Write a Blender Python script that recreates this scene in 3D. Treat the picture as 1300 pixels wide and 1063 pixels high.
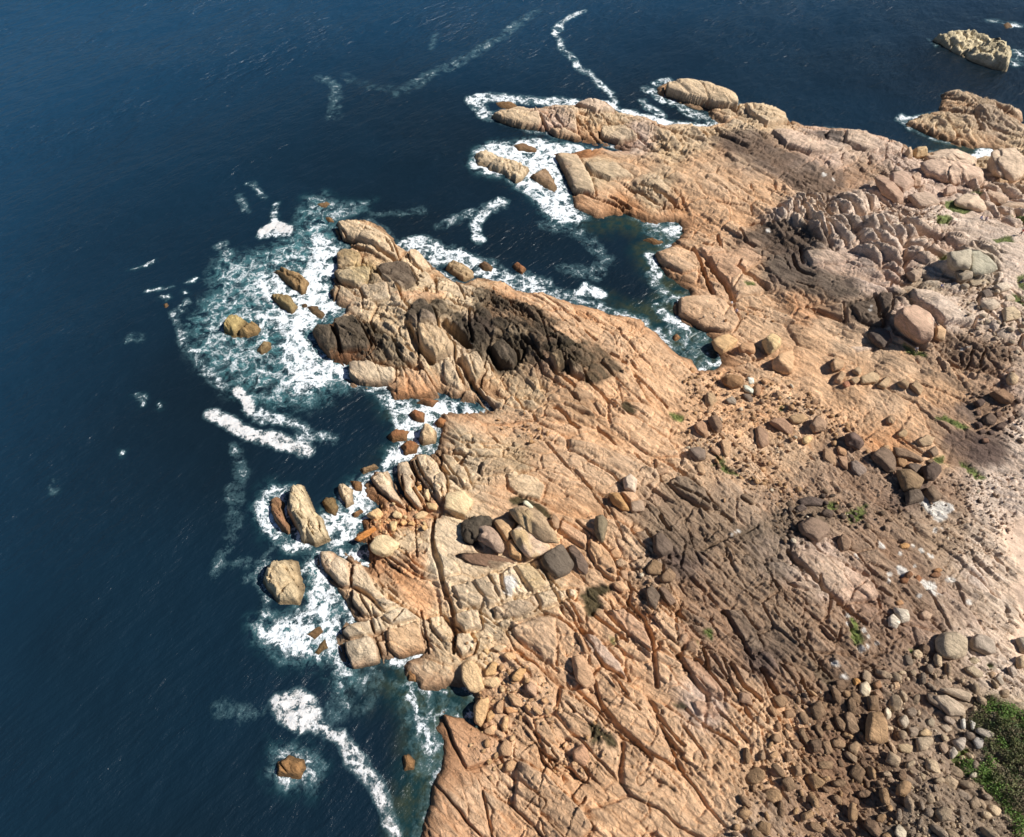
import bpy, bmesh, math, random
import numpy as np
from mathutils import Vector

for o in list(bpy.data.objects):
    bpy.data.objects.remove(o)
SC = bpy.context.scene
COL = SC.collection

# ------------------------------------------------------------------ camera
PITCH = math.radians(54.0)          # degrees below the horizon
CAM_H = 100.0
FPX = 901.0                         # focal length in photo pixels (1300 wide)
cam_d = bpy.data.cameras.new('camera')
cam = bpy.data.objects.new('camera', cam_d)
COL.objects.link(cam)
cam.location = (0, 0, CAM_H)
cam.rotation_euler = (math.pi / 2 - PITCH, 0, 0)
cam_d.sensor_fit = 'HORIZONTAL'
cam_d.sensor_width = 36.0
cam_d.lens = 36.0 * FPX / 1300.0
cam_d.shift_y = -(531.5 - 486.5) / 1300.0
cam_d.clip_start = 1.0
cam_d.clip_end = 20000.0
SC.camera = cam

# ------------------------------------------------------------------ light
SUN_EL, SUN_AZ = math.radians(49.0), math.radians(4.0)   # azimuth from +x towards +y
world = bpy.data.worlds.new('World')
SC.world = world
world.use_nodes = True
wn = world.node_tree
wn.nodes.clear()
wo = wn.nodes.new('ShaderNodeOutputWorld')
wb = wn.nodes.new('ShaderNodeBackground')
ws = wn.nodes.new('ShaderNodeTexSky')
ws.sky_type = 'NISHITA'
ws.sun_disc = False
ws.sun_elevation = SUN_EL
ws.sun_rotation = math.pi / 2 - SUN_AZ
ws.air_density = 1.0
ws.dust_density = 0.0
ws.ozone_density = 5.0
ws.altitude = 1200.0
wb.inputs['Strength'].default_value = 0.052
wn.links.new(ws.outputs[0], wb.inputs[0])
wn.links.new(wb.outputs[0], wo.inputs[0])
sl = bpy.data.lights.new('sun', 'SUN')
sl.energy = 5.0
sl.angle = math.radians(0.55)
sl.color = (1.0, 0.965, 0.91)
sun = bpy.data.objects.new('sun', sl)
COL.objects.link(sun)
sdir = Vector((math.cos(SUN_EL) * math.cos(SUN_AZ), math.cos(SUN_EL) * math.sin(SUN_AZ), math.sin(SUN_EL)))
sun.rotation_euler = sdir.to_track_quat('Z', 'Y').to_euler()
sun.location = (150, 60, 200)
SC.view_settings.view_transform = 'Standard'
SC.view_settings.look = 'None'
SC.view_settings.exposure = 0.38
SC.view_settings.gamma = 1.0
SC.render.engine = 'CYCLES'

# ------------------------------------------------------------------ helpers
SP, CP = math.sin(PITCH), math.cos(PITCH)

def unproj(px, py, z=0.0):
    """ground point seen at photo pixel (px, py), at height z"""
    px = np.asarray(px, float); py = np.asarray(py, float)
    a = (px - 650.0) / FPX
    b = -(py - 486.5) / FPX
    dx = a
    dy = b * SP + CP
    dz = b * CP - SP
    t = (z - CAM_H) / dz
    return dx * t, dy * t

def hsh(ix, iy, seed):
    h = (ix.astype(np.int64) * 374761393 + iy.astype(np.int64) * 668265263 + seed * 1442695041) & 0xFFFFFFFF
    h = ((h ^ (h >> 13)) * 1274126177) & 0xFFFFFFFF
    h = ((h ^ (h >> 16)) * 2246822519) & 0xFFFFFFFF
    h = h ^ (h >> 15)
    return (h & 0xFFFFFF).astype(np.float64) / 16777215.0

def vnoise(x, y, seed):
    ix = np.floor(x); iy = np.floor(y)
    fx = x - ix; fy = y - iy
    ux = fx * fx * fx * (fx * (fx * 6 - 15) + 10)
    uy = fy * fy * fy * (fy * (fy * 6 - 15) + 10)
    a = hsh(ix, iy, seed); b = hsh(ix + 1, iy, seed)
    c = hsh(ix, iy + 1, seed); d = hsh(ix + 1, iy + 1, seed)
    return (a + (b - a) * ux) * (1 - uy) + (c + (d - c) * ux) * uy

def fbm(x, y, seed, octv=4, rough=0.5):
    s = 0; amp = 1.0; tot = 0
    for k in range(octv):
        cs, sn = math.cos(0.5 + k * 1.3), math.sin(0.5 + k * 1.3)
        s = s + amp * (vnoise((x * cs - y * sn) * 2 ** k, (x * sn + y * cs) * 2 ** k, seed + k * 17) - 0.5)
        tot += amp; amp *= rough
    return s / tot * 2.0        # about -1..1

def sstep(a, b, x):
    t = np.clip((x - a) / (b - a), 0, 1)
    return t * t * (3 - 2 * t)

def voro(u, v, seed, jit=0.9):
    """F1, F2, three hashes and the offset to the nearest cell point"""
    iu = np.floor(u); iv = np.floor(v)
    f1 = np.full(u.shape, 9.0); f2 = np.full(u.shape, 9.0)
    cu = np.zeros(u.shape); cv = np.zeros(u.shape); du = np.zeros(u.shape); dv = np.zeros(u.shape)
    for a in (-1, 0, 1):
        for b in (-1, 0, 1):
            gu = iu + a; gv = iv + b
            pu = gu + 0.5 + jit * (hsh(gu, gv, seed) - 0.5)
            pv = gv + 0.5 + jit * (hsh(gu, gv, seed + 7) - 0.5)
            ex = u - pu; ey = v - pv
            d = np.sqrt(ex * ex + ey * ey)
            m = d < f1
            f2 = np.where(m, f1, np.minimum(f2, d))
            f1 = np.where(m, d, f1)
            cu = np.where(m, gu, cu); cv = np.where(m, gv, cv)
            du = np.where(m, ex, du); dv = np.where(m, ey, dv)
    return f1, f2, hsh(cu, cv, seed + 31), hsh(cu, cv, seed + 57), hsh(cu, cv, seed + 91), du, dv

def seg_dist(x, y, pts, closed=False):
    best = np.full(x.shape, 1e9)
    n = len(pts)
    for i in range(n if closed else n - 1):
        ax, ay = pts[i]; bx, by = pts[(i + 1) % n]
        vx, vy = bx - ax, by - ay
        L = vx * vx + vy * vy + 1e-9
        t = np.clip(((x - ax) * vx + (y - ay) * vy) / L, 0, 1)
        best = np.minimum(best, (x - ax - t * vx) ** 2 + (y - ay - t * vy) ** 2)
    return np.sqrt(best)

def inside(x, y, pts):
    r = np.zeros(x.shape, bool)
    n = len(pts)
    for i in range(n):
        ax, ay = pts[i]; bx, by = pts[(i + 1) % n]
        if ay == by: continue
        c = ((ay > y) != (by > y)) & (x < (bx - ax) * (y - ay) / (by - ay) + ax)
        r ^= c
    return r

def sdf(x, y, pts):
    d = seg_dist(x, y, pts, True)
    return np.where(inside(x, y, pts), d, -d)

def srgb(c):
    c = np.asarray(c, float) / 255.0
    return np.where(c <= 0.04045, c / 12.92, ((c + 0.055) / 1.055) ** 2.4)

def X(o, pts):
    """points read off an enlarged crop -> photo pixels; o = (left, top, enlargement)"""
    return [(o[0] + p[0] / o[2], o[1] + p[1] / o[2]) for p in pts]
E8, E4 = 8.667, 4.333
A = (880, 400, E8); B = (860, 500, E8); C = (1000, 520, E8); D = (560, 620, E8); E = (660, 640, E8)
F = (570, 820, E8); G = (1000, 860, E8); H = (440, 580, E8); I = (1150, 180, E8); J = (1150, 280, E8)
K = (1150, 390, E8); L = (1150, 500, E8); M = (1150, 780, E8); N = (1150, 870, E8)
P1 = (800, 400, E4); P2 = (1000, 440, E4); P3 = (300, 560, E4); P4 = (520, 560, E4); P5 = (740, 560, E4)
P6 = (1000, 600, E4); Q1 = (300, 760, E4); Q2 = (500, 760, E4); Q3 = (760, 760, E4); Q4 = (1000, 760, E4)
Q5 = (1000, 260, E4); Q6 = (380, 260, E4); Q7 = (220, 240, E4); Q8 = (560, 340, E4); Q9 = (800, 260, E4)
R1 = (560, 80, 3.25); R2 = (900, 20, 3.25); T = (220, 440, 3.824); O1 = (0, 0, 1.0)

# ------------------------------------------------------------------ the lie of the land
COAST = [(621,149),(634,142),(649,140),(670,141),(689,138),(710,136),(729,135),(745,128),(769,131),(788,146),(800,148),(821,152),(843,160),
 (868,162),(892,162),(918,158),(905,148),(898,140),(872,134),(852,128),(835,120),(833,112),(846,107),(868,105),(890,107),(908,113),(928,121),(937,130),(939,135),
 (950,133),(968,135),(989,143),(1000,154),(1023,161),(1054,164),(1072,166),(1100,171),(1128,178),(1151,186),(1156,192),(1177,195),
 (1192,192),(1223,198),(1235,205),(1250,203),(1262,195),(1258,189),(1238,189),(1217,185),(1189,178),(1171,171),(1148,158),(1168,148),
 (1190,143),(1195,121),(1223,117),(1245,128),(1269,135),(1295,143),(1298,158),(1320,175),(1360,185),(1500,190),(1900,210),(1900,1200),(1500,1500),(430,1500),
 (505,1200),(530,1063),(548,1000),(560,975),(566,958),(562,942),(553,926),(556,910),(560,903),(574,906),(592,917),(608,924),(602,905),(604,885),(597,878),(586,875),
 (575,874),(560,878),(535,877),(527,862),(515,858),(513,845),(521,838),(531,834),(520,834),(503,840),(489,840),(480,846),(457,853),(446,852),(438,841),(434,822),(431,806),
 (438,795),(449,789),(446,780),(438,762),(425,742),(412,728),(405,716),(404,701),(420,697),(443,708),(456,716),(466,720),(469,708),(472,698),(468,691),(460,688),
 (449,683),(451,677),(461,671),(459,661),(466,652),(484,646),(476,634),(466,627),(461,618),(470,608),(475,599),(496,597),(501,610),(508,628),(503,608),(502,594),(519,585),(531,578),
 (545,576),(556,569),(557,556),(562,546),(560,530),(583,525),(605,526),(622,525),(624,521),(614,513),(588,508),(560,500),(540,505),(521,508),(502,509),(492,497),(487,492),(463,495),(450,491),
 (443,480),(441,464),(430,459),(418,457),(405,443),(397,428),(401,415),(423,411),(437,402),(440,392),(430,388),(423,380),(420,372),(424,365),(420,356),(424,349),(428,340),(425,326),
 (440,318),(447,315),(440,309),(428,304),(424,292),(428,284),(446,279),(467,280),(485,288),(501,305),(513,319),(528,318),(541,328),(550,341),(566,352),
 (590,358),(604,352),(625,357),(641,360),(657,371),(675,373),(689,372),(708,380),(735,387),(761,392),(775,400),(802,405),(816,407),(821,416),(837,425),(843,436),
 (858,448),(876,458),(885,469),(900,471),(913,467),(914,458),(901,432),(893,424),(876,416),(865,410),(858,403),(854,390),(858,380),(878,376),(876,368),(860,360),
 (846,350),(835,337),(832,325),(846,315),(860,306),(867,296),(862,284),(848,281),(835,284),(815,281),(800,277),(794,272),(780,274),(757,277),(740,270),(728,263),(727,248),(717,228),(709,210),
 (700,196),(720,196),(745,192),(765,191),(780,195),(797,194),(775,186),(732,181),(705,175),(692,169),(661,165),(634,157)]
cx, cy = unproj([p[0] for p in COAST], [p[1] for p in COAST], 0.0)
COASTW = list(zip(cx, cy))

# (px, py, height m, palette, style)
# styles: big joint blocks, medium slabs, small fractures, rounded knobs, sheeting
STY = {'slab': (0.55, 0.32, 0.12, 0.0, 0.15), 'block': (0.8, 0.45, 0.14, 0.0, 0.1), 'knob': (0.8, 0.35, 0.18, 1.0, 0.1),
       'sheet': (0.62, 0.48, 0.13, 0.0, 0.30), 'rough': (0.75, 0.5, 0.24, 0.04, 0.2), 'smooth': (0.25, 0.2, 0.10, 0.0, 0.15),
       'rubble': (0.2, 0.15, 0.28, 0.0, 0.0), 'sand': (0.0, 0.02, 0.02, 0.0, 0.0), 'crag': (1.2, 0.7, 0.28, 0.15, 0.3)}
TAN = (212,188,154); TAN2 = (220,198,166); ORG = (214,176,139); ORG2 = (208,160,118); RUST = (188,138,96); PNK = (202,178,160)
PNK2 = (212,192,174); BRN = (166,138,114); DRK = (104,86,76); DK2 = (84,70,64); SAND = (232,200,172); OLV = (168,144,98); GRY = (186,172,152)
ANCH = [
 (640,152,2.2,TAN,'block'),(700,158,3.0,PNK,'sheet'),(760,150,3.2,TAN,'crag'),(800,170,3.0,PNK,'sheet'),(850,180,3.2,TAN,'rough'),(880,115,3.5,TAN,'block'),(925,128,3.0,TAN,'block'),
 (960,145,3.0,TAN,'block'),(905,160,2.5,TAN,'rough'),(730,190,0.8,RUST,'slab'),(720,210,2.5,TAN,'slab'),(755,215,3.0,TAN,'slab'),(760,255,1.6,ORG,'smooth'),(800,215,3.0,ORG,'slab'),(830,240,3.4,TAN,'sheet'),
 (800,262,1.6,ORG2,'slab'),(860,255,3.2,ORG,'slab'),(900,220,3.8,ORG,'slab'),(950,185,4.2,BRN,'sheet'),(990,200,4.2,BRN,'sheet'),(930,270,3.0,ORG,'slab'),(980,250,4.0,ORG,'slab'),(1010,215,4.5,PNK,'sheet'),
 (1040,185,4.5,PNK,'sheet'),(1090,190,4.5,PNK,'rough'),(1130,200,4.0,PNK,'rough'),(1100,215,4.0,BRN,'sheet'),(1060,230,4.5,BRN,'slab'),(1020,265,6.0,PNK2,'knob'),(1060,280,8.0,PNK2,'knob'),(1100,260,7.0,PNK2,'knob'),
 (1120,290,9.0,PNK2,'knob'),(1160,300,9.5,PNK2,'knob'),(1200,310,9.5,PNK,'knob'),(1150,250,6.5,PNK,'rubble'),(1180,240,5.5,PNK,'rubble'),(1230,260,7.5,PNK2,'smooth'),(1200,280,8.5,PNK2,'rough'),(1260,250,7.0,PNK,'knob'),(1290,260,8.5,PNK2,'knob'),
 (1280,300,10,PNK2,'smooth'),(1250,290,9.5,PNK2,'smooth'),(1230,160,3.6,TAN,'crag'),(1200,160,3.0,TAN,'crag'),(1260,145,4.6,(190,168,144),'crag'),(1290,180,4.0,TAN,'rough'),(1360,220,6,ORG,'rough'),(1290,340,10.5,PNK2,'smooth'),(1240,340,9.8,GRY,'knob'),
 (1280,400,10.5,PNK2,'block'),(1240,390,9.8,PNK2,'rough'),(1200,390,9.6,PNK2,'smooth'),(1170,370,9.0,GRY,'block'),(1130,340,8.5,PNK,'knob'),(1060,330,6.2,PNK,'slab'),(1000,300,4.8,DRK,'sheet'),(960,310,4.0,BRN,'slab'),
 (910,320,3.0,ORG,'slab'),(860,330,2.2,ORG,'slab'),(890,350,2.6,ORG,'slab'),(940,340,3.6,ORG,'smooth'),(1000,340,4.8,DRK,'smooth'),(1060,360,6.0,DRK,'smooth'),(1100,350,7.2,PNK,'slab'),(900,380,2.4,ORG,'smooth'),(960,390,3.0,ORG,'slab'),
 (1030,390,4.5,RUST,'slab'),(1100,400,6.0,BRN,'slab'),(1150,395,7.5,PNK,'slab'),(930,420,2.2,ORG,'smooth'),(980,420,2.8,ORG,'smooth'),(1050,430,4.2,ORG,'smooth'),(1100,450,5.0,ORG,'smooth'),(1150,470,6.0,ORG,'smooth'),(1200,440,8.0,BRN,'rough'),
 (1250,450,9.0,BRN,'rough'),(1290,480,9.0,PNK,'rough'),(1200,490,7.0,ORG,'smooth'),(1100,490,5.0,ORG,'smooth'),(1150,520,5.8,ORG,'smooth'),(1220,530,7.0,BRN,'smooth'),(1260,500,8.0,BRN,'rubble'),(1250,560,7.0,DRK,'smooth'),(1215,560,6.5,BRN,'smooth'),
 (1300,560,7,PNK2,'rubble'),(1290,620,6,PNK2,'rubble'),(1230,640,5.8,BRN,'rubble'),(1180,570,6.0,ORG,'slab'),(1130,560,5.2,ORG2,'slab'),(1080,520,4.6,ORG,'rubble'),(1000,480,3.0,ORG,'rubble'),(940,490,2.4,ORG,'rubble'),(900,500,2.4,ORG,'rubble'),
 (960,460,2.5,ORG,'slab'),(1040,480,3.8,ORG,'smooth'),(960,550,3.4,ORG,'rubble'),(1020,560,4.2,ORG,'rubble'),(1080,580,4.8,BRN,'rubble'),(1060,620,5.0,BRN,'rubble'),(1120,610,5.5,BRN,'rubble'),(1150,620,5.8,DRK,'rubble'),
 (430,290,2.8,TAN,'crag'),(470,300,3.4,TAN,'block'),(500,330,3.4,TAN,'block'),(450,350,3.2,OLV,'block'),(440,370,3.0,TAN,'block'),(480,375,4.2,TAN,'block'),(540,345,3.0,TAN,'block'),(520,370,4.6,TAN,'crag'),(590,370,3.2,TAN,'rough'),(430,430,4.0,DRK,'block'),
 (480,410,4.2,TAN,'crag'),(500,450,4.5,TAN,'crag'),(470,475,3.5,TAN2,'block'),(550,440,6.0,TAN,'crag'),(560,400,5.5,TAN,'crag'),(600,410,6.0,DRK,'crag'),(640,430,6.0,TAN,'crag'),(700,450,5.2,BRN,'crag'),(650,390,4.0,ORG,'rough'),(530,490,2.6,ORG2,'sheet'),
 (580,480,3.4,TAN,'crag'),(620,500,3.4,TAN,'crag'),(680,500,4.5,TAN,'crag'),(700,400,3.2,ORG,'slab'),(750,420,3.2,ORG,'slab'),(780,450,3.6,ORG,'slab'),(830,460,2.6,ORG,'smooth'),(860,480,2.4,ORG,'smooth'),(800,500,3.8,ORG,'slab'),(740,490,4.4,ORG,'slab'),
 (860,540,3.0,ORG,'smooth'),(820,560,3.6,ORG,'slab'),(760,530,4.2,ORG,'slab'),(700,540,4.2,ORG,'sheet'),(650,540,3.6,ORG,'slab'),(600,540,2.6,ORG,'smooth'),(580,560,2.6,TAN,'slab'),(640,580,4.0,TAN,'block'),(580,600,3.2,TAN2,'block'),(540,600,2.6,TAN2,'block'),
 (690,590,4.2,ORG,'slab'),(740,600,4.6,ORG,'slab'),(700,620,4.2,ORG,'slab'),(640,625,4.0,ORG,'smooth'),(500,620,2.0,TAN2,'block'),(480,640,1.2,RUST,'rough'),(500,660,1.5,ORG2,'rubble'),(530,660,2.2,ORG2,'slab'),(590,650,3.6,TAN2,'smooth'),(560,680,3.4,TAN2,'smooth'),
 (570,720,3.6,TAN2,'smooth'),(520,690,2.4,TAN,'slab'),(490,700,1.6,ORG2,'sheet'),(530,730,2.2,ORG2,'sheet'),(450,730,2.4,TAN,'slab'),(430,715,2.2,TAN2,'block'),(480,760,3.0,TAN2,'block'),(465,800,3.4,TAN2,'block'),(510,800,3.2,TAN2,'block'),(540,770,1.8,ORG2,'smooth'),
 (560,795,2.6,TAN,'block'),(600,780,3.6,TAN2,'block'),(640,745,4.2,TAN2,'block'),(700,740,4.4,TAN,'block'),(650,790,4.2,TAN,'block'),(600,830,2.6,TAN,'rubble'),(630,860,2.8,ORG,'rubble'),(650,820,3.6,ORG,'sheet'),(700,810,4.2,ORG,'sheet'),(720,700,4.6,ORG,'slab'),
 (760,700,5.0,ORG,'sheet'),(790,680,5.0,ORG,'sheet'),(740,650,4.8,ORG,'slab'),(790,620,4.8,ORG,'slab'),(860,600,4.4,ORG,'rough'),(830,640,5.2,BRN,'sheet'),(880,650,5.4,BRN,'sheet'),(930,640,5.2,BRN,'slab'),(980,650,5.4,BRN,'rubble'),(960,600,4.4,ORG,'slab'),
 (900,590,4.2,ORG,'rubble'),(860,700,5.8,DRK,'sheet'),(920,700,6.0,BRN,'sheet'),(1000,700,6.0,PNK,'slab'),(1050,720,6.2,PNK,'slab'),(1100,700,6.2,(172,142,120),'slab'),(1150,700,6.0,(160,132,112),'slab'),(1180,740,5.8,(166,138,118),'slab'),(1120,770,6.2,(170,140,118),'slab'),(1000,770,6.4,BRN,'sheet'),
 (1060,800,6.4,BRN,'sheet'),(1170,790,6.0,(168,140,120),'slab'),(1220,780,5.4,PNK,'slab'),(1220,690,5.2,BRN,'slab'),(1250,720,4.9,PNK2,'slab'),(1258,770,4.8,PNK2,'slab'),(1262,690,5.0,PNK2,'rubble'),(1250,650,5.4,PNK2,'rubble'),(1302,700,4.6,SAND,'sand'),(1292,765,4.4,SAND,'sand'),(1310,800,4.4,SAND,'sand'),(1275,650,5.0,PNK2,'rubble'),
 (1400,500,9,PNK2,'rough'),(1400,700,5,SAND,'sand'),(1400,860,8,(110,100,70),'rubble'),(900,780,6.0,BRN,'sheet'),(840,780,5.4,ORG,'sheet'),(780,780,5.0,ORG,'sheet'),(740,790,4.6,ORG,'sheet'),(860,830,5.6,ORG,'sheet'),(920,840,6.0,BRN,'sheet'),(980,830,6.2,DRK,'sheet'),
 (1010,860,6.2,BRN,'sheet'),(780,850,4.8,ORG,'sheet'),(700,870,3.6,ORG,'slab'),(740,900,4.0,ORG,'sheet'),(820,900,5.0,ORG,'slab'),(880,890,5.6,PNK,'slab'),(950,900,5.8,ORG,'slab'),(640,920,2.4,ORG,'slab'),(590,940,1.0,RUST,'smooth'),(620,980,1.6,ORG,'slab'),(700,960,3.2,ORG,'slab'),
 (780,960,4.2,ORG,'slab'),(860,960,5.0,ORG,'slab'),(930,960,5.4,ORG,'rubble'),(1000,920,5.8,ORG,'rubble'),(1050,940,6.0,(136,108,86),'rubble'),(1100,900,6.2,(136,110,88),'rubble'),(1150,880,6.4,(150,126,106),'rubble'),(1200,860,6.2,(160,138,118),'rubble'),(1180,930,6.8,(150,130,112),'rubble'),(1230,900,7.2,(150,132,114),'rubble'),
 (1270,860,6.4,PNK2,'rubble'),(1250,830,5.4,PNK2,'rubble'),(1290,920,8.2,(110,100,70),'rubble'),(600,1063,1.5,ORG2,'slab'),(800,1063,4.5,ORG,'slab'),(1000,1063,6,BRN,'rubble'),(1200,1063,8,(140,122,104),'rubble'),
]
apx, apy = unproj([a[0] for a in ANCH], [a[1] for a in ANCH], np.array([a[2] for a in ANCH]))
AH = np.array([a[2] for a in ANCH])
AC = np.array([srgb(a[3]) for a in ANCH])
AS = np.array([STY[a[4]] for a in ANCH])
ARUB = np.array([1.0 if a[4] in ('rubble',) else 0.0 for a in ANCH])
ASND = np.array([1.0 if a[4] in ('sand',) else 0.0 for a in ANCH])

def idw(x, y, vals, power=2.2, soft=3.0):
    x = np.asarray(x, float); y = np.asarray(y, float)
    vals = np.asarray(vals, float)
    if vals.ndim == 1: vals = vals[:, None]
    num = np.zeros(x.shape + (vals.shape[1],)); den = np.zeros(x.shape)
    for k in range(len(apx)):
        w = 1.0 / ((x - apx[k]) ** 2 + (y - apy[k]) ** 2 + soft) ** power
        den += w
        num += w[..., None] * vals[k]
    return num / den[..., None]

def ramp(sd):
    return np.where(sd > 0, 1.0 * (1 - np.exp(-np.maximum(sd, 0) / 0.7)) + 0.26 * sd, 0.55 * sd)

def softmin(a, b, k=0.5):
    return 0.5 * (a + b - np.sqrt((a - b) ** 2 + k * k))

def base_h(x, y):
    """smooth ground height, for standing things on"""
    hc = idw(x, y, AH)[..., 0]
    return softmin(hc, ramp(sdf(x, y, COASTW)))

def land(pts):
    """photo pixels -> points on the smooth ground"""
    px = np.array([p[0] for p in pts], float); py = np.array([p[1] for p in pts], float)
    z = np.full(px.shape, 3.0)
    for _ in range(6):
        x, y = unproj(px, py, z)
        z = 0.4 * z + 0.6 * np.maximum(base_h(x, y), 0)
    x, y = unproj(px, py, z)
    return x, y, z

# strike of the joints, turned gently from place to place
ST = math.radians(-43)
def strike_uv(x, y):
    wx = x + 6.0 * fbm(x / 42, y / 42, 5, 2) + 0.45 * fbm(x / 5, y / 5, 8, 3)
    wy = y + 6.0 * fbm(x / 42, y / 42, 6, 2) + 0.45 * fbm(x / 5, y / 5, 9, 3)
    c, s = math.cos(ST), math.sin(ST)
    return wx * c + wy * s, -wx * s + wy * c

def rock_relief(x, y, S, seed=0):
    """joint blocks, slabs, fractures, knobs and sheeting; S = the five style weights"""
    u, v = strike_uv(x, y)
    h = np.zeros(x.shape)
    tone = np.zeros(x.shape)
    # big joint blocks
    f1, f2, r1, r2, r3, du, dv = voro(u / 11.0, v / 4.2, 100 + seed)
    e = f2 - f1
    k = sstep(0.0, 0.10, e)
    h += S[0] * k * (1.1 * (r1 - 0.5) + 1.5 * (r3 - 0.25) * dv + 0.6 * (r2 - 0.5) * du) - S[0] * 0.75 * (1 - sstep(0.0, 0.07, e)) - S[0] * 0.06 * (1 - sstep(0, 0.3, e)) ** 2
    tone += 0.10 * (r2 - 0.5)
    # medium slabs
    f1, f2, r1, r2, r3, du, dv = voro(u / 4.6 + 3.3, v / 1.55, 200 + seed)
    e = f2 - f1
    k = sstep(0.0, 0.13, e)
    h += S[1] * k * (0.8 * (r1 - 0.5) + 1.0 * (r3 - 0.15) * dv + 0.3 * (r2 - 0.5) * du) - S[1] * 0.55 * (1 - sstep(0.0, 0.10, e)) - S[1] * 0.06 * (1 - sstep(0, 0.4, e)) ** 2
    tone += 0.12 * (r2 - 0.5)
    # small fractures
    f1, f2, r1, r2, r3, du, dv = voro(u / 1.7 + 1.1, v / 0.75, 300 + seed)
    e = f2 - f1
    h += S[2] * 1.35 * (sstep(0, 0.15, e) * (0.8 * (r1 - 0.5) + 0.9 * (r3 - 0.2) * dv + 0.5 * (r2 - 0.5) * du) - 0.5 * (1 - sstep(0.0, 0.16, e)))
    tone += 0.10 * (r2 - 0.5) * np.minimum(S[2] * 4, 1)
    # rounded knobs, elongated
    m = S[3] > 0.02
    if m.any():
        c, s = math.cos(-0.5), math.sin(-0.5)
        ku = u * c + v * s; kv = -u * s + v * c
        f1, f2, r1, r2, r3, du, dv = voro(ku / 6.5, kv / 1.9, 400 + seed)
        e = f2 - f1
        h += S[3] * (1.8 * np.clip(e * 1.5, 0, 1) ** 0.8 - 0.8 + (1.2 * (r1 - 0.5) - 0.9 * dv) * sstep(0, 0.12, e))
        f1, f2, r1, r2, r3, du, dv = voro(kv / 1.1, ku / 2.4 + 5, 430 + seed)
        h += S[3] * 0.25 * (np.sqrt(np.clip(f2 - f1, 0, 1)) - 0.5)
    # sheeting: long parallel scarps facing down the dip
    w = v / 1.05 + 0.9 * fbm(u / 12.0, v / 4.0, 17 + seed, 3)
    fr = w - np.floor(w)
    rr = hsh(np.floor(w), np.floor(u / 9 + 7 * hsh(np.floor(w), w * 0, 3)), 77)
    h += S[4] * (0.35 + 0.9 * rr) * (sstep(0.0, 0.14, fr) * (1.0 - 0.75 * fr) - 0.45)
    # long wavering fissures along and across the strike
    act = S[1] * 2.2 * np.clip(0.65 + 0.9 * fbm(u / 14, v / 8, 28 + seed, 2), 0.1, 1.3)
    for (au, av, sd_, wd, dp) in ((12.0, 2.1, 31, 0.028, 0.70), (6.0, 1.25, 33, 0.035, 0.45), (1.9, 4.2, 35, 0.026, 0.40)):
        f = fbm(u / au, v / av, sd_ + seed, 3, 0.45)
        br = sstep(-0.15, 0.12, fbm(u / (au * 0.7) + 9, v / (av * 2.5), sd_ + 50 + seed, 2))
        h -= dp * act * br * (1 - sstep(wd * 0.35, wd * 1.6, np.abs(f)))
        h += dp * 0.35 * act * br * np.sign(f) * (1 - sstep(0, 0.35, np.abs(f))) * sstep(0, wd, np.abs(f))
    h += 0.35 * fbm(u / 6.0, v / 2.2, 21 + seed, 4, 0.55) * (0.3 + S[0])
    f1, f2, r1, r2, r3, du, dv = voro(u / 0.95 + 5.1, v / 0.5 + 2.2, 500 + seed)
    h += 0.26 * (0.15 + S[2] * 2.6) * (0.6 * (r1 - 0.5) + 1.5 * (r2 - 0.5) * du + 1.5 * (r3 - 0.4) * dv) * sstep(0, 0.12, f2 - f1)
    tone += 0.08 * (r3 - 0.5) * np.minimum(S[2] * 4, 1)
    h += 0.07 * fbm(u / 0.7, v / 0.4, 23 + seed, 2, 0.6) * (0.25 + S[2] * 2.5)
    return h, tone, u, v
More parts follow.
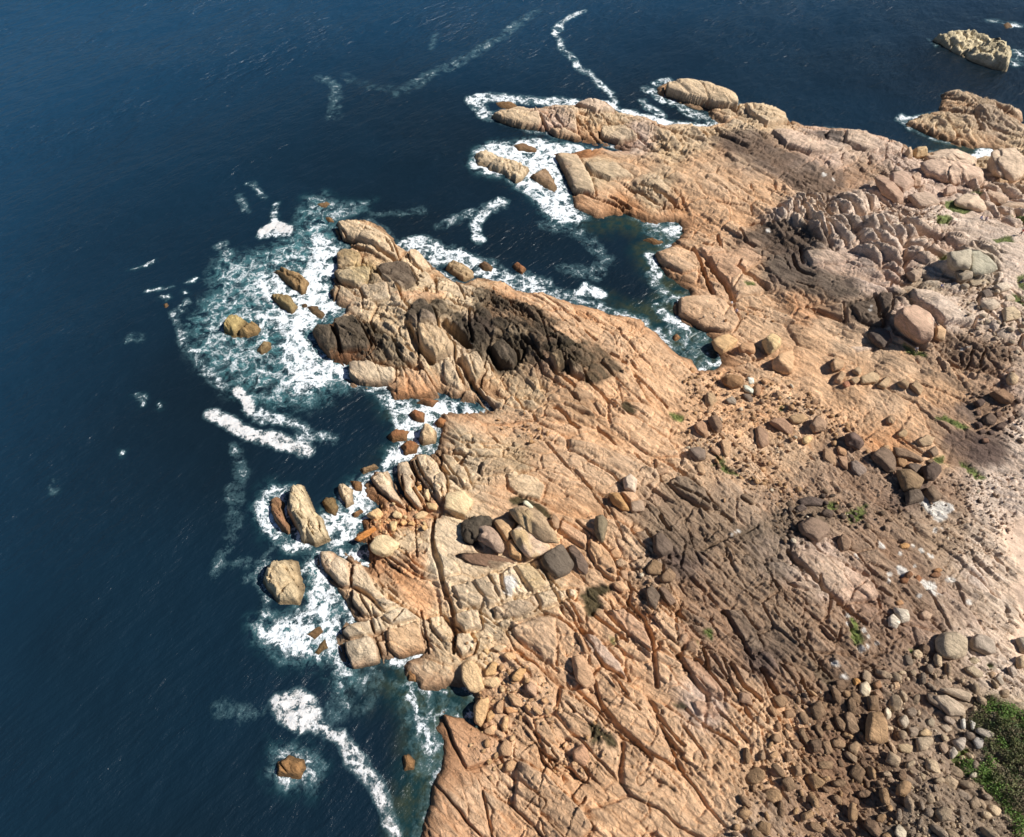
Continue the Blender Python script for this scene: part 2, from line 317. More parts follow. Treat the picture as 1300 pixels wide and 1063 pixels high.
# ------------------------------------------------------------------ materials
def rock_material(name, rough=0.88, bump=0.95, fine=1.0):
    m = bpy.data.materials.new(name); m.use_nodes = True
    t = m.node_tree; t.nodes.clear(); N_ = t.nodes.new; L_ = t.links.new
    out = N_('ShaderNodeOutputMaterial'); p = N_('ShaderNodeBsdfPrincipled')
    at = N_('ShaderNodeAttribute'); at.attribute_name = 'Col'
    geo = N_('ShaderNodeNewGeometry')
    mp = N_('ShaderNodeMapping'); mp.inputs['Rotation'].default_value = (0, 0, math.radians(43)); L_(geo.outputs['Position'], mp.inputs[0])
    st = N_('ShaderNodeMapping'); st.inputs['Scale'].default_value = (0.26, 1.0, 1.0); L_(mp.outputs[0], st.inputs[0])
    n1 = N_('ShaderNodeTexNoise'); n1.inputs['Scale'].default_value = 1.7 * fine; n1.inputs['Detail'].default_value = 8; n1.inputs['Roughness'].default_value = 0.68; L_(st.outputs[0], n1.inputs[0])
    n2 = N_('ShaderNodeTexNoise'); n2.inputs['Scale'].default_value = 4.5 * fine; n2.inputs['Detail'].default_value = 5; n2.inputs['Roughness'].default_value = 0.7; L_(mp.outputs[0], n2.inputs[0])
    r1 = N_('ShaderNodeMapRange'); r1.inputs[1].default_value = 0.25; r1.inputs[2].default_value = 0.75; r1.inputs[3].default_value = 0.62; r1.inputs[4].default_value = 1.36; L_(n1.outputs[0], r1.inputs[0])
    r2 = N_('ShaderNodeMapRange'); r2.inputs[1].default_value = 0.3; r2.inputs[2].default_value = 0.7; r2.inputs[3].default_value = 0.76; r2.inputs[4].default_value = 1.22; L_(n2.outputs[0], r2.inputs[0])
    mu = N_('ShaderNodeMath'); mu.operation = 'MULTIPLY'; L_(r1.outputs[0], mu.inputs[0]); L_(r2.outputs[0], mu.inputs[1])
    # small dark lichen specks
    n3 = N_('ShaderNodeTexNoise'); n3.inputs['Scale'].default_value = 3.0; n3.inputs['Detail'].default_value = 4; n3.inputs['Roughness'].default_value = 0.75; L_(geo.outputs['Position'], n3.inputs[0])
    r3 = N_('ShaderNodeMapRange'); r3.inputs[1].default_value = 0.62; r3.inputs[2].default_value = 0.70; r3.inputs[3].default_value = 1.0; r3.inputs[4].default_value = 0.45; L_(n3.outputs[0], r3.inputs[0])
    mu2 = N_('ShaderNodeMath'); mu2.operation = 'MULTIPLY'; L_(mu.outputs[0], mu2.inputs[0]); L_(r3.outputs[0], mu2.inputs[1])
    vm = N_('ShaderNodeVectorMath'); vm.operation = 'SCALE'; L_(at.outputs['Color'], vm.inputs[0]); L_(mu2.outputs[0], vm.inputs['Scale'])
    # fine joints in the relief
    wv = N_('ShaderNodeVectorMath'); wv.operation = 'ADD'
    nw = N_('ShaderNodeTexNoise'); nw.inputs['Scale'].default_value = 0.8; nw.inputs['Detail'].default_value = 3; L_(mp.outputs[0], nw.inputs[0])
    sw = N_('ShaderNodeVectorMath'); sw.operation = 'SCALE'; sw.inputs['Scale'].default_value = 1.0; L_(nw.outputs['Color'], sw.inputs[0])
    L_(st.outputs[0], wv.inputs[0]); L_(sw.outputs[0], wv.inputs[1])
    vo = N_('ShaderNodeTexVoronoi'); vo.feature = 'DISTANCE_TO_EDGE'; vo.inputs['Scale'].default_value = 1.15 * fine; L_(wv.outputs[0], vo.inputs[0])
    rv = N_('ShaderNodeMapRange'); rv.inputs[1].default_value = 0.0; rv.inputs[2].default_value = 0.06; L_(vo.outputs['Distance'], rv.inputs[0])
    b1 = N_('ShaderNodeMath'); b1.operation = 'MULTIPLY_ADD'; b1.inputs[1].default_value = 0.55; L_(n1.outputs[0], b1.inputs[0])
    b0 = N_('ShaderNodeMath'); b0.operation = 'MULTIPLY'; b0.inputs[1].default_value = 0.13; L_(rv.outputs[0], b0.inputs[0]); L_(b0.outputs[0], b1.inputs[2])
    b2 = N_('ShaderNodeMath'); b2.operation = 'MULTIPLY_ADD'; b2.inputs[1].default_value = 0.25; L_(n2.outputs[0], b2.inputs[0]); L_(b1.outputs[0], b2.inputs[2])
    bp = N_('ShaderNodeBump'); bp.inputs['Strength'].default_value = bump; bp.inputs['Distance'].default_value = 0.6; b3 = N_('ShaderNodeMath'); b3.operation = 'MULTIPLY'; L_(b2.outputs[0], b3.inputs[0]); L_(at.outputs['Alpha'], b3.inputs[1]); L_(b3.outputs[0], bp.inputs['Height'])
    L_(vm.outputs[0], p.inputs['Base Color']); L_(bp.outputs[0], p.inputs['Normal'])
    p.inputs['Roughness'].default_value = rough; p.inputs['Specular IOR Level'].default_value = 0.25
    L_(p.outputs[0], out.inputs[0])
    return m

def plain(name, c, rough=0.8, var=0.15, scale=6.0):
    m = bpy.data.materials.new(name); m.use_nodes = True
    t = m.node_tree; p = t.nodes['Principled BSDF']
    n = t.nodes.new('ShaderNodeTexNoise'); n.inputs['Scale'].default_value = scale; n.inputs['Detail'].default_value = 4
    r = t.nodes.new('ShaderNodeMapRange'); r.inputs[3].default_value = 1 - var; r.inputs[4].default_value = 1 + var
    v = t.nodes.new('ShaderNodeVectorMath'); v.operation = 'SCALE'; v.inputs[0].default_value = tuple(c)
    t.links.new(n.outputs[0], r.inputs[0]); t.links.new(r.outputs[0], v.inputs['Scale']); t.links.new(v.outputs[0], p.inputs['Base Color'])
    p.inputs['Roughness'].default_value = rough
    return m

ROCK = rock_material('granite')
STONE = rock_material('granite_boulder', bump=0.9, fine=1.5)
ALB = 0.95        # sunlit picture colour -> base colour

def mesh_obj(name, verts, faces, mat, col=None, smooth=True, parent=None):
    me = bpy.data.meshes.new(name)
    verts = np.asarray(verts, np.float32); faces = np.asarray(faces, np.int32)
    nv, nf, k = len(verts), len(faces), faces.shape[1]
    me.vertices.add(nv); me.vertices.foreach_set('co', verts.ravel())
    me.loops.add(nf * k); me.loops.foreach_set('vertex_index', faces.ravel())
    me.polygons.add(nf); me.polygons.foreach_set('loop_start', np.arange(0, nf * k, k, dtype=np.int32))
    me.polygons.foreach_set('use_smooth', np.full(nf, smooth))
    me.update(calc_edges=True)
    if col is not None:
        a = me.attributes.new('Col', 'FLOAT_COLOR', 'POINT')
        c = np.ones((nv, 4), np.float32); c[:, :col.shape[1]] = col
        a.data.foreach_set('color', c.ravel())
    me.materials.append(mat)
    o = bpy.data.objects.new(name, me); COL.objects.link(o)
    if parent: o.parent = parent
    return o

def grid_faces(ny, nx, keep=None):
    idx = np.arange(ny * nx).reshape(ny, nx)
    f = np.stack([idx[:-1, :-1], idx[:-1, 1:], idx[1:, 1:], idx[1:, :-1]], -1)
    if keep is not None:
        k = keep[:-1, :-1] | keep[:-1, 1:] | keep[1:, 1:] | keep[1:, :-1]
        f = f[k]
    return f.reshape(-1, 4)

def compact(verts, faces, *arrs):
    used = np.zeros(len(verts), bool); used[faces.ravel()] = True
    m = np.cumsum(used) - 1
    return (verts[used], m[faces]) + tuple(a[used] for a in arrs)

# ------------------------------------------------------------------ traced features (photo pixels)
# cracks: (points, half width m, depth m)
CR = [
 (X(P3,[(1085,420),(1080,520),(1085,600),(1115,700),(1140,800),(1165,870),(1195,940)]),.35,1.2),(X(P3,[(1085,430),(1130,390),(1240,410),(1300,440)]),.22,.7),
 (X(Q1,[(1170,0),(1185,70),(1205,180),(1200,300)]),.3,1.0),(X(P3,[(975,440),(980,560),(1000,640)]),.15,.4),(X(P3,[(960,200),(1010,260),(1060,350)]),.25,.8),
 (X(P3,[(990,110),(1030,190),(1090,270),(1130,370)]),.3,1.0),(X(P3,[(1100,60),(1190,170),(1260,270)]),.18,.5),(X(P3,[(1140,290),(1160,280),(1140,380)]),.3,.9),
 (X(P3,[(910,200),(920,300),(990,370),(1040,385)]),.22,.7),(X(P3,[(770,260),(860,340),(950,380)]),.2,.6),(X(P3,[(620,680),(640,800),(680,840),(740,960)]),.18,.5),(X(P3,[(640,800),(740,850),(800,930)]),.15,.4),
 (X(P3,[(740,860),(830,920),(920,885),(830,800)]),.13,.35),(X(Q1,[(600,240),(680,220),(760,205),(830,170),(940,40)]),.15,.4),(X(Q1,[(740,110),(770,200),(795,280),(800,340)]),.16,.45),(X(Q1,[(800,100),(830,170),(830,310)]),.14,.4),
 (X(Q1,[(1010,60),(1040,180),(1050,300)]),.2,.5),(X(Q1,[(600,150),(740,110),(800,95),(950,40)]),.14,.4),
 (X(P4,[(130,420),(130,540),(170,700),(195,860)]),.3,1.0),(X(P4,[(180,270),(180,370),(330,420)]),.2,.8),(X(P4,[(340,770),(450,720),(560,690),(660,655),(800,600)]),.16,.5),(X(P4,[(240,800),(430,740)]),.12,.3),
 (X(P4,[(430,740),(510,890)]),.14,.4),(X(P4,[(490,730),(520,860)]),.12,.35),(X(P4,[(560,690),(660,820)]),.14,.4),(X(P4,[(450,910),(600,860),(800,800)]),.16,.5),(X(P4,[(455,920),(475,975)]),.15,.5),(X(P4,[(700,640),(780,790),(830,880)]),.2,.6),
 (X(P4,[(230,60),(420,100),(380,170)]),.22,.7),(X(P4,[(390,190),(540,150),(640,170)]),.2,.5),(X(P4,[(0,130),(70,220),(90,350)]),.2,.6),
 (X(P4,[(520,160),(540,260),(620,310),(750,330)]),.13,.35),(X(P4,[(750,0),(850,120),(990,260),(1100,400)]),.16,.5),(X(P4,[(900,150),(1010,270),(1140,320)]),.16,.5),(X(P4,[(650,140),(860,260),(1000,250)]),.12,.3),
 # dark headland
 (X(Q6,[(590,640),(620,720),(660,780),(730,860)]),.55,2.0),(X(Q6,[(790,620),(850,700),(940,775)]),.55,1.8),(X(Q6,[(1040,770),(1080,850),(1100,880)]),.5,1.6),(X(Q6,[(1180,730),(1240,780),(1220,840)]),.3,1.0),(X(Q6,[(930,560),(930,640),(960,740)]),.3,.9),
 (X(Q6,[(350,640),(420,760),(380,820)]),.2,.6),(X(Q6,[(205,680),(230,780),(180,820)]),.25,.8),(X(Q6,[(530,800),(590,860),(610,900)]),.25,.8),(X(Q6,[(870,850),(930,960)]),.3,1.0),(X(Q6,[(290,560),(420,580),(600,520)]),.15,.4),
 (X(Q6,[(215,440),(330,470),(350,560)]),.2,.6),(X(Q6,[(330,130),(470,200),(520,270)]),.2,.6),(X(Q6,[(430,240),(530,300)]),.28,.9),(X(Q6,[(290,230),(350,240)]),.4,1.1),(X(Q6,[(200,110),(280,210)]),.2,.6),(X(Q6,[(580,270),(680,370)]),.2,.6),
 (X(Q6,[(820,370),(900,490),(910,520)]),.2,.6),(X(Q6,[(400,340),(390,420)]),.2,.7),(X(Q6,[(620,390),(650,430),(560,470)]),.22,.7),(X(Q6,[(280,850),(480,870),(560,910)]),.2,.6),
 (X(Q8,[(10,270),(80,370),(150,430)]),.5,1.6),(X(Q8,[(260,420),(330,540)]),.45,1.5),(X(Q8,[(400,440),(440,500)]),.3,1.0),(X(Q8,[(450,370),(540,470),(640,570),(730,640)]),.35,1.1),(X(Q8,[(560,470),(650,440),(770,415)]),.18,.6),
 (X(Q8,[(640,380),(650,430)]),.2,.6),(X(Q8,[(680,480),(700,570),(760,610)]),.28,.9),(X(Q8,[(780,580),(870,670),(950,760)]),.3,.9),(X(Q8,[(100,500),(170,640),(290,780)]),.4,1.3),(X(Q8,[(620,760),(700,820),(760,870)]),.35,1.1),
 (X(Q8,[(860,870),(960,960)]),.22,.6),(X(Q8,[(500,200),(600,320),(640,360)]),.15,.5),(X(Q8,[(560,150),(640,200),(760,290)]),.18,.5),(X(Q8,[(790,335),(850,385)]),.28,.7),(X(Q8,[(930,455),(1020,515)]),.25,.7),(X(Q8,[(1060,580),(1150,660),(1250,765)]),.2,.5),
 (X(Q8,[(980,640),(1000,740),(930,770)]),.12,.35),(X(Q8,[(520,480),(560,560),(690,660),(760,720)]),.2,.6),(X(Q8,[(990,540),(1300,540)]),.09,.2),(X(Q8,[(840,610),(1000,560)]),.1,.25),
 # northern ridge
 (X(R1,[(410,230),(440,290)]),.35,1.0),(X(R1,[(220,240),(330,275),(440,290)]),.35,1.0),(X(R1,[(470,220),(520,280),(590,310)]),.25,.7),(X(R1,[(540,200),(600,260),(650,330)]),.3,.9),(X(R1,[(660,300),(760,340),(870,360)]),.35,1.0),(X(R1,[(800,290),(870,350)]),.25,.8),
 (X(R1,[(740,220),(860,240),(900,270)]),.25,.8),(X(R1,[(650,200),(700,240),(740,250)]),.3,.9),(X(R1,[(610,450),(690,480)]),.3,.9),(X(R1,[(540,540),(640,560),(750,600)]),.3,1.0),(X(R1,[(700,550),(780,600)]),.35,1.2),(X(R1,[(760,500),(860,560),(920,590)]),.4,1.2),
 (X(R1,[(820,500),(920,545),(990,590)]),.45,1.4),(X(R1,[(900,600),(1000,580),(1080,560),(1250,590)]),.2,.7),(X(R1,[(480,400),(520,480),(560,545)]),.2,.6),(X(R1,[(1020,330),(1025,375)]),.2,.5),(X(R1,[(930,130),(1050,170),(1110,175)]),.25,.7),
 # middle slabs
 (X(Q9,[(345,240),(400,340),(420,420),(460,480)]),.4,1.1),(X(Q9,[(430,310),(500,400),(550,480),(580,525)]),.55,1.6),(X(Q9,[(590,340),(680,390),(750,460)]),.4,1.0),(X(Q9,[(600,330),(610,310)]),.3,.6),(X(Q9,[(600,130),(640,210),(680,230)]),.25,.7),
 (X(Q9,[(160,330),(290,390),(400,360)]),.15,.4),(X(Q9,[(850,280),(880,350)]),.2,.5),(X(Q9,[(900,270),(930,350),(1010,385)]),.3,.8),(X(Q9,[(940,240),(960,310)]),.35,1.0),(X(Q9,[(920,425),(1000,455)]),.4,1.0),(X(Q9,[(700,300),(830,430),(990,520)]),.15,.4),
 (X(Q9,[(590,510),(760,480),(900,450)]),.15,.5),(X(Q9,[(980,550),(1060,600),(1180,640)]),.4,1.2),(X(Q9,[(1170,540),(1190,640)]),.25,.8),(X(Q9,[(640,560),(750,590)]),.2,.6),(X(Q9,[(480,160),(500,220),(400,220)]),.35,.9),(X(Q9,[(670,100),(830,80),(900,30)]),.35,1.2),
 (X(Q5,[(480,490),(500,600),(540,660)]),.4,1.4),(X(Q5,[(540,590),(600,690),(750,775)]),.55,1.3),(X(Q5,[(660,490),(760,580),(860,670)]),.4,1.3),(X(Q5,[(660,490),(560,480)]),.25,.8),(X(Q5,[(170,570),(290,620)]),.3,.9),(X(Q5,[(30,270),(60,360),(130,380)]),.3,.8),
 (X(Q5,[(560,440),(600,400),(740,440)]),.25,.8),(X(Q5,[(750,460),(850,490),(1000,480)]),.25,.8),(X(Q5,[(1050,470),(1060,560),(1170,640)]),.3,1.0),(X(Q5,[(860,380),(960,430),(1100,420)]),.3,1.0),
 (X(K,[(650,500),(655,610)]),.2,.6),(X(K,[(750,430),(760,560),(720,640)]),.2,.6),(X(K,[(870,470),(860,640)]),.22,.7),(X(K,[(430,570),(620,640),(780,690)]),.2,.5),(X(K,[(360,550),(440,680)]),.25,.7),(X(K,[(780,700),(900,660)]),.2,.5),
 # slabs of the foreshore
 (X(P2,[(540,225),(700,310),(800,400),(900,480)]),.14,.4),(X(P2,[(700,190),(880,260),(1050,330)]),.14,.4),(X(P5,[(500,240),(600,290),(740,370),(830,440)]),.22,.6),(X(P5,[(270,520),(380,640)]),.2,.6),(X(P5,[(420,400),(480,490)]),.3,.9),
 (X(P5,[(660,590),(780,540),(970,470)]),.13,.5),(X(P5,[(780,560),(800,640),(830,690)]),.13,.5),(X(P5,[(590,480),(620,610),(660,680)]),.14,.4),(X(P5,[(0,80),(160,180),(220,240)]),.18,.5),(X(P5,[(280,60),(420,170)]),.14,.4),(X(P5,[(380,660),(560,620)]),.14,.4),
 (X(P6,[(0,420),(60,500),(140,570),(200,640),(320,740),(440,830)]),.3,.9),(X(P6,[(330,740),(360,650),(420,600)]),.1,.3),(X(P6,[(180,560),(200,630)]),.25,.7),(X(P6,[(440,490),(550,540)]),.15,.4),(X(P6,[(500,640),(600,690)]),.2,.5),
 (X(Q3,[(160,20),(250,110),(290,210),(320,380),(330,480)]),.3,.9),(X(Q3,[(40,60),(130,170),(280,290)]),.2,.6),(X(Q3,[(430,300),(500,430),(600,540)]),.26,.8),(X(Q3,[(570,270),(600,390),(680,490)]),.3,1.0),(X(Q3,[(680,320),(730,450)]),.2,.6),(X(Q3,[(730,350),(800,470),(900,560)]),.28,.9),
 (X(Q3,[(690,60),(790,230),(860,330)]),.2,.6),(X(Q3,[(900,390),(950,460),(990,520)]),.3,.9),(X(Q3,[(660,630),(760,730),(830,790)]),.18,.5),(X(Q3,[(480,600),(640,740),(760,810)]),.2,.6),(X(Q3,[(330,640),(460,810)]),.2,.5),(X(Q3,[(20,580),(150,730),(290,880)]),.25,.7),
 (X(Q3,[(380,770),(460,860)]),.25,.6),(X(Q3,[(470,710),(580,870)]),.18,.5),(X(Q3,[(0,340),(120,500),(230,610)]),.14,.4),(X(Q3,[(390,30),(480,120),(560,150)]),.18,.5),(X(Q3,[(1010,350),(1120,540)]),.18,.5),(X(Q3,[(1130,460),(1160,550)]),.28,.8),(X(Q3,[(960,50),(1080,220),(1200,330)]),.14,.4),
 (X(Q2,[(930,20),(1010,130),(1120,320),(1290,520)]),.2,.6),(X(Q2,[(1110,460),(1160,610),(1280,740)]),.25,.7),(X(Q2,[(620,160),(740,270),(900,400)]),.16,.4),(X(Q2,[(1100,80),(1280,230)]),.25,.6),(X(Q2,[(720,650),(800,760),(830,860)]),.22,.6),(X(Q2,[(950,460),(1060,640)]),.12,.3),(X(Q2,[(700,640),(900,870)]),.14,.4),
 (X(Q4,[(0,130),(130,260),(250,430)]),.14,.4),(X(Q4,[(420,380),(530,380)]),.2,.5),(X(Q4,[(400,330),(520,390)]),.18,.5),(X(Q4,[(300,60),(350,140),(400,290),(500,300)]),.12,.3),
]
# raised joint blocks: (points, rise m, colour)
BL = [
 (X(Q1,[(590,240),(700,212),(758,208),(788,280),(792,355),(700,392),(645,402),(615,330)]),.9,TAN2),(X(Q1,[(580,180),(640,135),(738,120),(760,195),(620,225)]),.8,TAN2),(X(Q1,[(800,98),(930,42),(1008,108),(860,140)]),.8,TAN2),
 (X(Q1,[(835,170),(1005,118),(1035,290),(900,345),(840,280)]),.6,(206,164,120)),(X(Q1,[(742,118),(796,98),(826,175),(765,190)]),.7,TAN2),(X(Q1,[(1055,95),(1130,85),(1200,170),(1192,238),(1130,225),(1075,150)]),.7,TAN),
 (X(Q2,[(332,80),(470,52),(490,150),(395,182),(345,130)]),.9,TAN2),(X(Q2,[(342,192),(420,182),(460,240),(440,300),(375,325),(340,265)]),.9,TAN2),
 (X(P3,[(458,612),(535,602),(635,675),(632,795),(585,795),(480,715)]),.8,TAN2),(X(P3,[(645,675),(700,690),(760,800),(850,880),(900,900),(800,935),(740,850),(640,795)]),.7,TAN2),(X(P3,[(640,810),(735,860),(795,935),(800,965),(700,965),(640,880)]),.7,TAN),
 (X(P3,[(968,112),(1050,72),(1110,120),(1150,205),(1158,285),(1120,350),(1060,260),(1000,180)]),1.0,TAN2),(X(P3,[(882,130),(945,115),(985,195),(965,248),(1030,370),(985,370),(920,290),(885,210)]),.9,TAN2),(X(P3,[(738,215),(840,165),(862,255),(935,365),(850,330),(770,262)]),.8,TAN2),
 (X(P3,[(1125,60),(1190,80),(1260,160),(1300,260),(1250,265),(1180,200),(1130,130)]),.6,TAN),
 (X(P4,[(345,772),(428,742),(505,888),(442,908),(380,828)]),.5,TAN2),(X(P4,[(437,740),(492,728),(520,855),(495,865)]),.5,TAN2),(X(P4,[(232,802),(332,778),(408,868),(395,905),(285,920)]),.55,TAN2),(X(P4,[(505,728),(562,698),(655,815),(640,835),(535,862)]),.5,TAN2),
 (X(P4,[(572,690),(658,662),(762,792),(682,828)]),.6,(204,176,128)),(X(P4,[(462,918),(690,842),(718,895),(640,960),(590,975),(475,972)]),.7,(196,170,140)),(X(P4,[(692,838),(788,818),(826,888),(722,920)]),.6,TAN),(X(P4,[(815,830),(868,818),(870,868),(826,860)]),.5,TAN2),(X(P4,[(878,812),(928,818),(918,868),(882,860)]),.5,TAN2),
 (X(P4,[(380,165),(400,120),(470,90),(600,110),(700,150),(600,165),(480,180),(400,195)]),.9,(196,170,136)),(X(P4,[(232,38),(510,40),(505,88),(400,95),(250,62)]),.5,TAN),(X(P4,[(530,180),(640,175),(750,240),(720,320),(600,300),(545,250)]),.3,TAN),
 (X(T,[(850,85),(960,75),(1080,110),(1075,165),(1000,200),(900,185),(860,150)]),1.0,TAN2),
 (X(Q7,[(765,800),(800,755),(870,760),(905,840),(910,900),(870,940),(800,880)]),1.3,(68,60,52)),(X(Q7,[(880,740),(1000,705),(1080,830),(1070,880),(930,890)]),1.4,(92,80,68)),
 (X(Q6,[(200,255),(340,265),(330,340),(280,370),(210,360)]),1.0,OLV),(X(Q6,[(180,375),(320,345),(410,350),(385,420),(330,460),(230,430)]),1.0,(196,178,134)),(X(Q6,[(50,420),(120,405),(215,465),(190,540),(100,520)]),1.0,OLV),
 (X(Q6,[(210,110),(290,95),(400,130),(500,190),(550,300),(450,250),(330,200),(240,190)]),1.1,TAN),(X(Q6,[(600,255),(660,260),(730,355),(680,365),(610,310)]),.9,TAN),(X(Q6,[(420,340),(590,330),(650,410),(560,465),(460,420)]),1.0,(92,80,68)),
 (X(Q6,[(640,680),(760,690),(850,760),(850,830),(750,860),(680,780)]),1.5,(196,164,118)),(X(Q6,[(590,610),(660,520),(730,560),(760,650),(640,670)]),1.3,DK2),(X(Q6,[(320,440),(480,440),(500,520),(380,540)]),.5,TAN2),
 (X(Q6,[(500,500),(700,470),(820,480),(780,520),(620,530)]),.3,ORG2),(X(Q6,[(820,630),(900,650),(950,750),(900,720)]),1.0,(150,132,116)),(X(Q6,[(1050,780),(1120,740),(1200,820),(1180,890),(1090,870)]),1.4,DK2),
 (X(Q8,[(590,480),(660,460),(690,540),(640,560)]),1.0,(190,160,116)),(X(Q8,[(700,490),(780,560),(800,610),(720,580)]),.9,(150,128,104)),(X(Q8,[(470,350),(560,380),(600,440),(540,440)]),.7,ORG),(X(Q8,[(110,480),(200,470),(250,560),(190,640)]),.9,(176,156,124)),
 (X(R1,[(205,225),(290,200),(400,210),(415,245),(400,275),(280,270)]),1.0,TAN),(X(R1,[(440,270),(520,275),(580,310),(560,332),(470,305)]),.7,TAN),(X(R1,[(660,260),(760,255),(820,310),(720,335),(660,300)]),.9,TAN),(X(R1,[(470,385),(560,380),(620,470),(640,545),(550,540),(500,460)]),.8,TAN),
 (X(R1,[(590,410),(720,420),(800,470),(700,480),(610,450)]),.8,(206,184,150)),(X(R1,[(550,170),(610,158),(680,170),(720,205),(640,200)]),.9,PNK),(X(R1,[(930,92),(1010,85),(1150,110),(1225,150),(1222,190),(1120,180),(1000,150),(930,125)]),1.6,TAN),
 (X(R2,[(140,375),(220,375),(310,410),(325,440),(240,450),(160,400)]),1.2,TAN),(X(R2,[(560,480),(640,480),(700,520),(800,540),(790,570),(650,560),(560,520)]),1.0,PNK),(X(R2,[(250,480),(330,480),(480,540),(540,560),(420,570),(320,530)]),1.0,PNK),
 (X(Q9,[(130,265),(250,235),(350,260),(400,350),(290,385),(160,320)]),.6,ORG),(X(Q9,[(375,240),(620,240),(760,290),(620,370),(560,450),(450,330)]),.5,(206,164,130)),(X(Q9,[(560,400),(620,375),(740,470),(680,490),(590,500),(550,440)]),.4,ORG),
 (X(Q9,[(265,520),(380,500),(500,520),(560,560),(600,640),(560,700),(400,690),(270,610)]),.6,ORG),(X(Q9,[(960,250),(1100,260),(1260,290),(1180,320),(1000,330)]),.6,PNK),
 (X(Q5,[(330,560),(470,510),(500,620),(520,670),(400,640)]),.9,(106,90,80)),(X(Q5,[(490,490),(570,480),(580,570),(540,600),(510,560)]),.7,(120,102,90)),(X(Q5,[(670,460),(800,480),(920,560),(1040,620),(1030,650),(860,640),(780,580),(700,520)]),.9,PNK2),
 (X(P2,[(340,0),(480,0),(470,20),(380,30)]),.2,PNK),(X(P6,[(20,430),(120,420),(300,500),(440,580),(520,690),(440,700),(300,720),(190,610),(80,560)]),.5,(188,156,134)),(X(P6,[(0,600),(60,590),(200,660),(120,650)]),.4,(180,150,128)),
 (X(P5,[(470,230),(520,190),(600,205),(670,280),(730,370),(640,350),(540,290)]),.6,(104,88,76)),(X(P5,[(350,235),(420,205),(500,300),(540,350),(460,310)]),.4,ORG),(X(P5,[(260,515),(340,490),(390,560),(385,640)]),.5,(150,122,98)),
 (X(P5,[(30,560),(100,560),(190,650),(195,740),(100,680)]),.4,ORG),(X(E,[(770,380),(900,430),(1000,560),(1080,700),(1075,830),(960,780),(830,650),(760,520)]),.7,(208,162,118)),(X(E,[(440,170),(600,250),(740,350),(740,500),(600,420),(430,300)]),.6,(200,158,124)),
 (X(Q2,[(640,130),(800,80),(880,120),(900,240),(880,370),(760,260),(660,200)]),.4,(206,172,138)),(X(Q2,[(1030,180),(1100,200),(1250,350),(1290,440),(1160,360),(1060,260)]),.5,PNK),(X(Q2,[(260,640),(380,660),(600,800),(620,860),(400,930),(330,800)]),.5,(196,142,98)),
 (X(Q3,[(60,60),(140,50),(240,130),(300,260),(290,330),(180,220)]),.6,(200,160,130)),(X(Q3,[(690,50),(780,60),(880,180),(920,280),(850,300),(760,190)]),.5,(112,94,80)),(X(Q3,[(440,310),(540,340),(690,500),(690,560),(560,500),(480,410)]),.7,(180,138,110)),
 (X(Q3,[(420,130),(480,130),(560,230),(530,310),(440,230)]),.4,(186,144,112)),(X(Q3,[(1010,340),(1060,360),(1120,440),(1100,470),(1040,420)]),.5,(150,120,96)),(X(Q3,[(500,560),(620,560),(670,650),(560,640)]),.4,(192,150,120)),
]
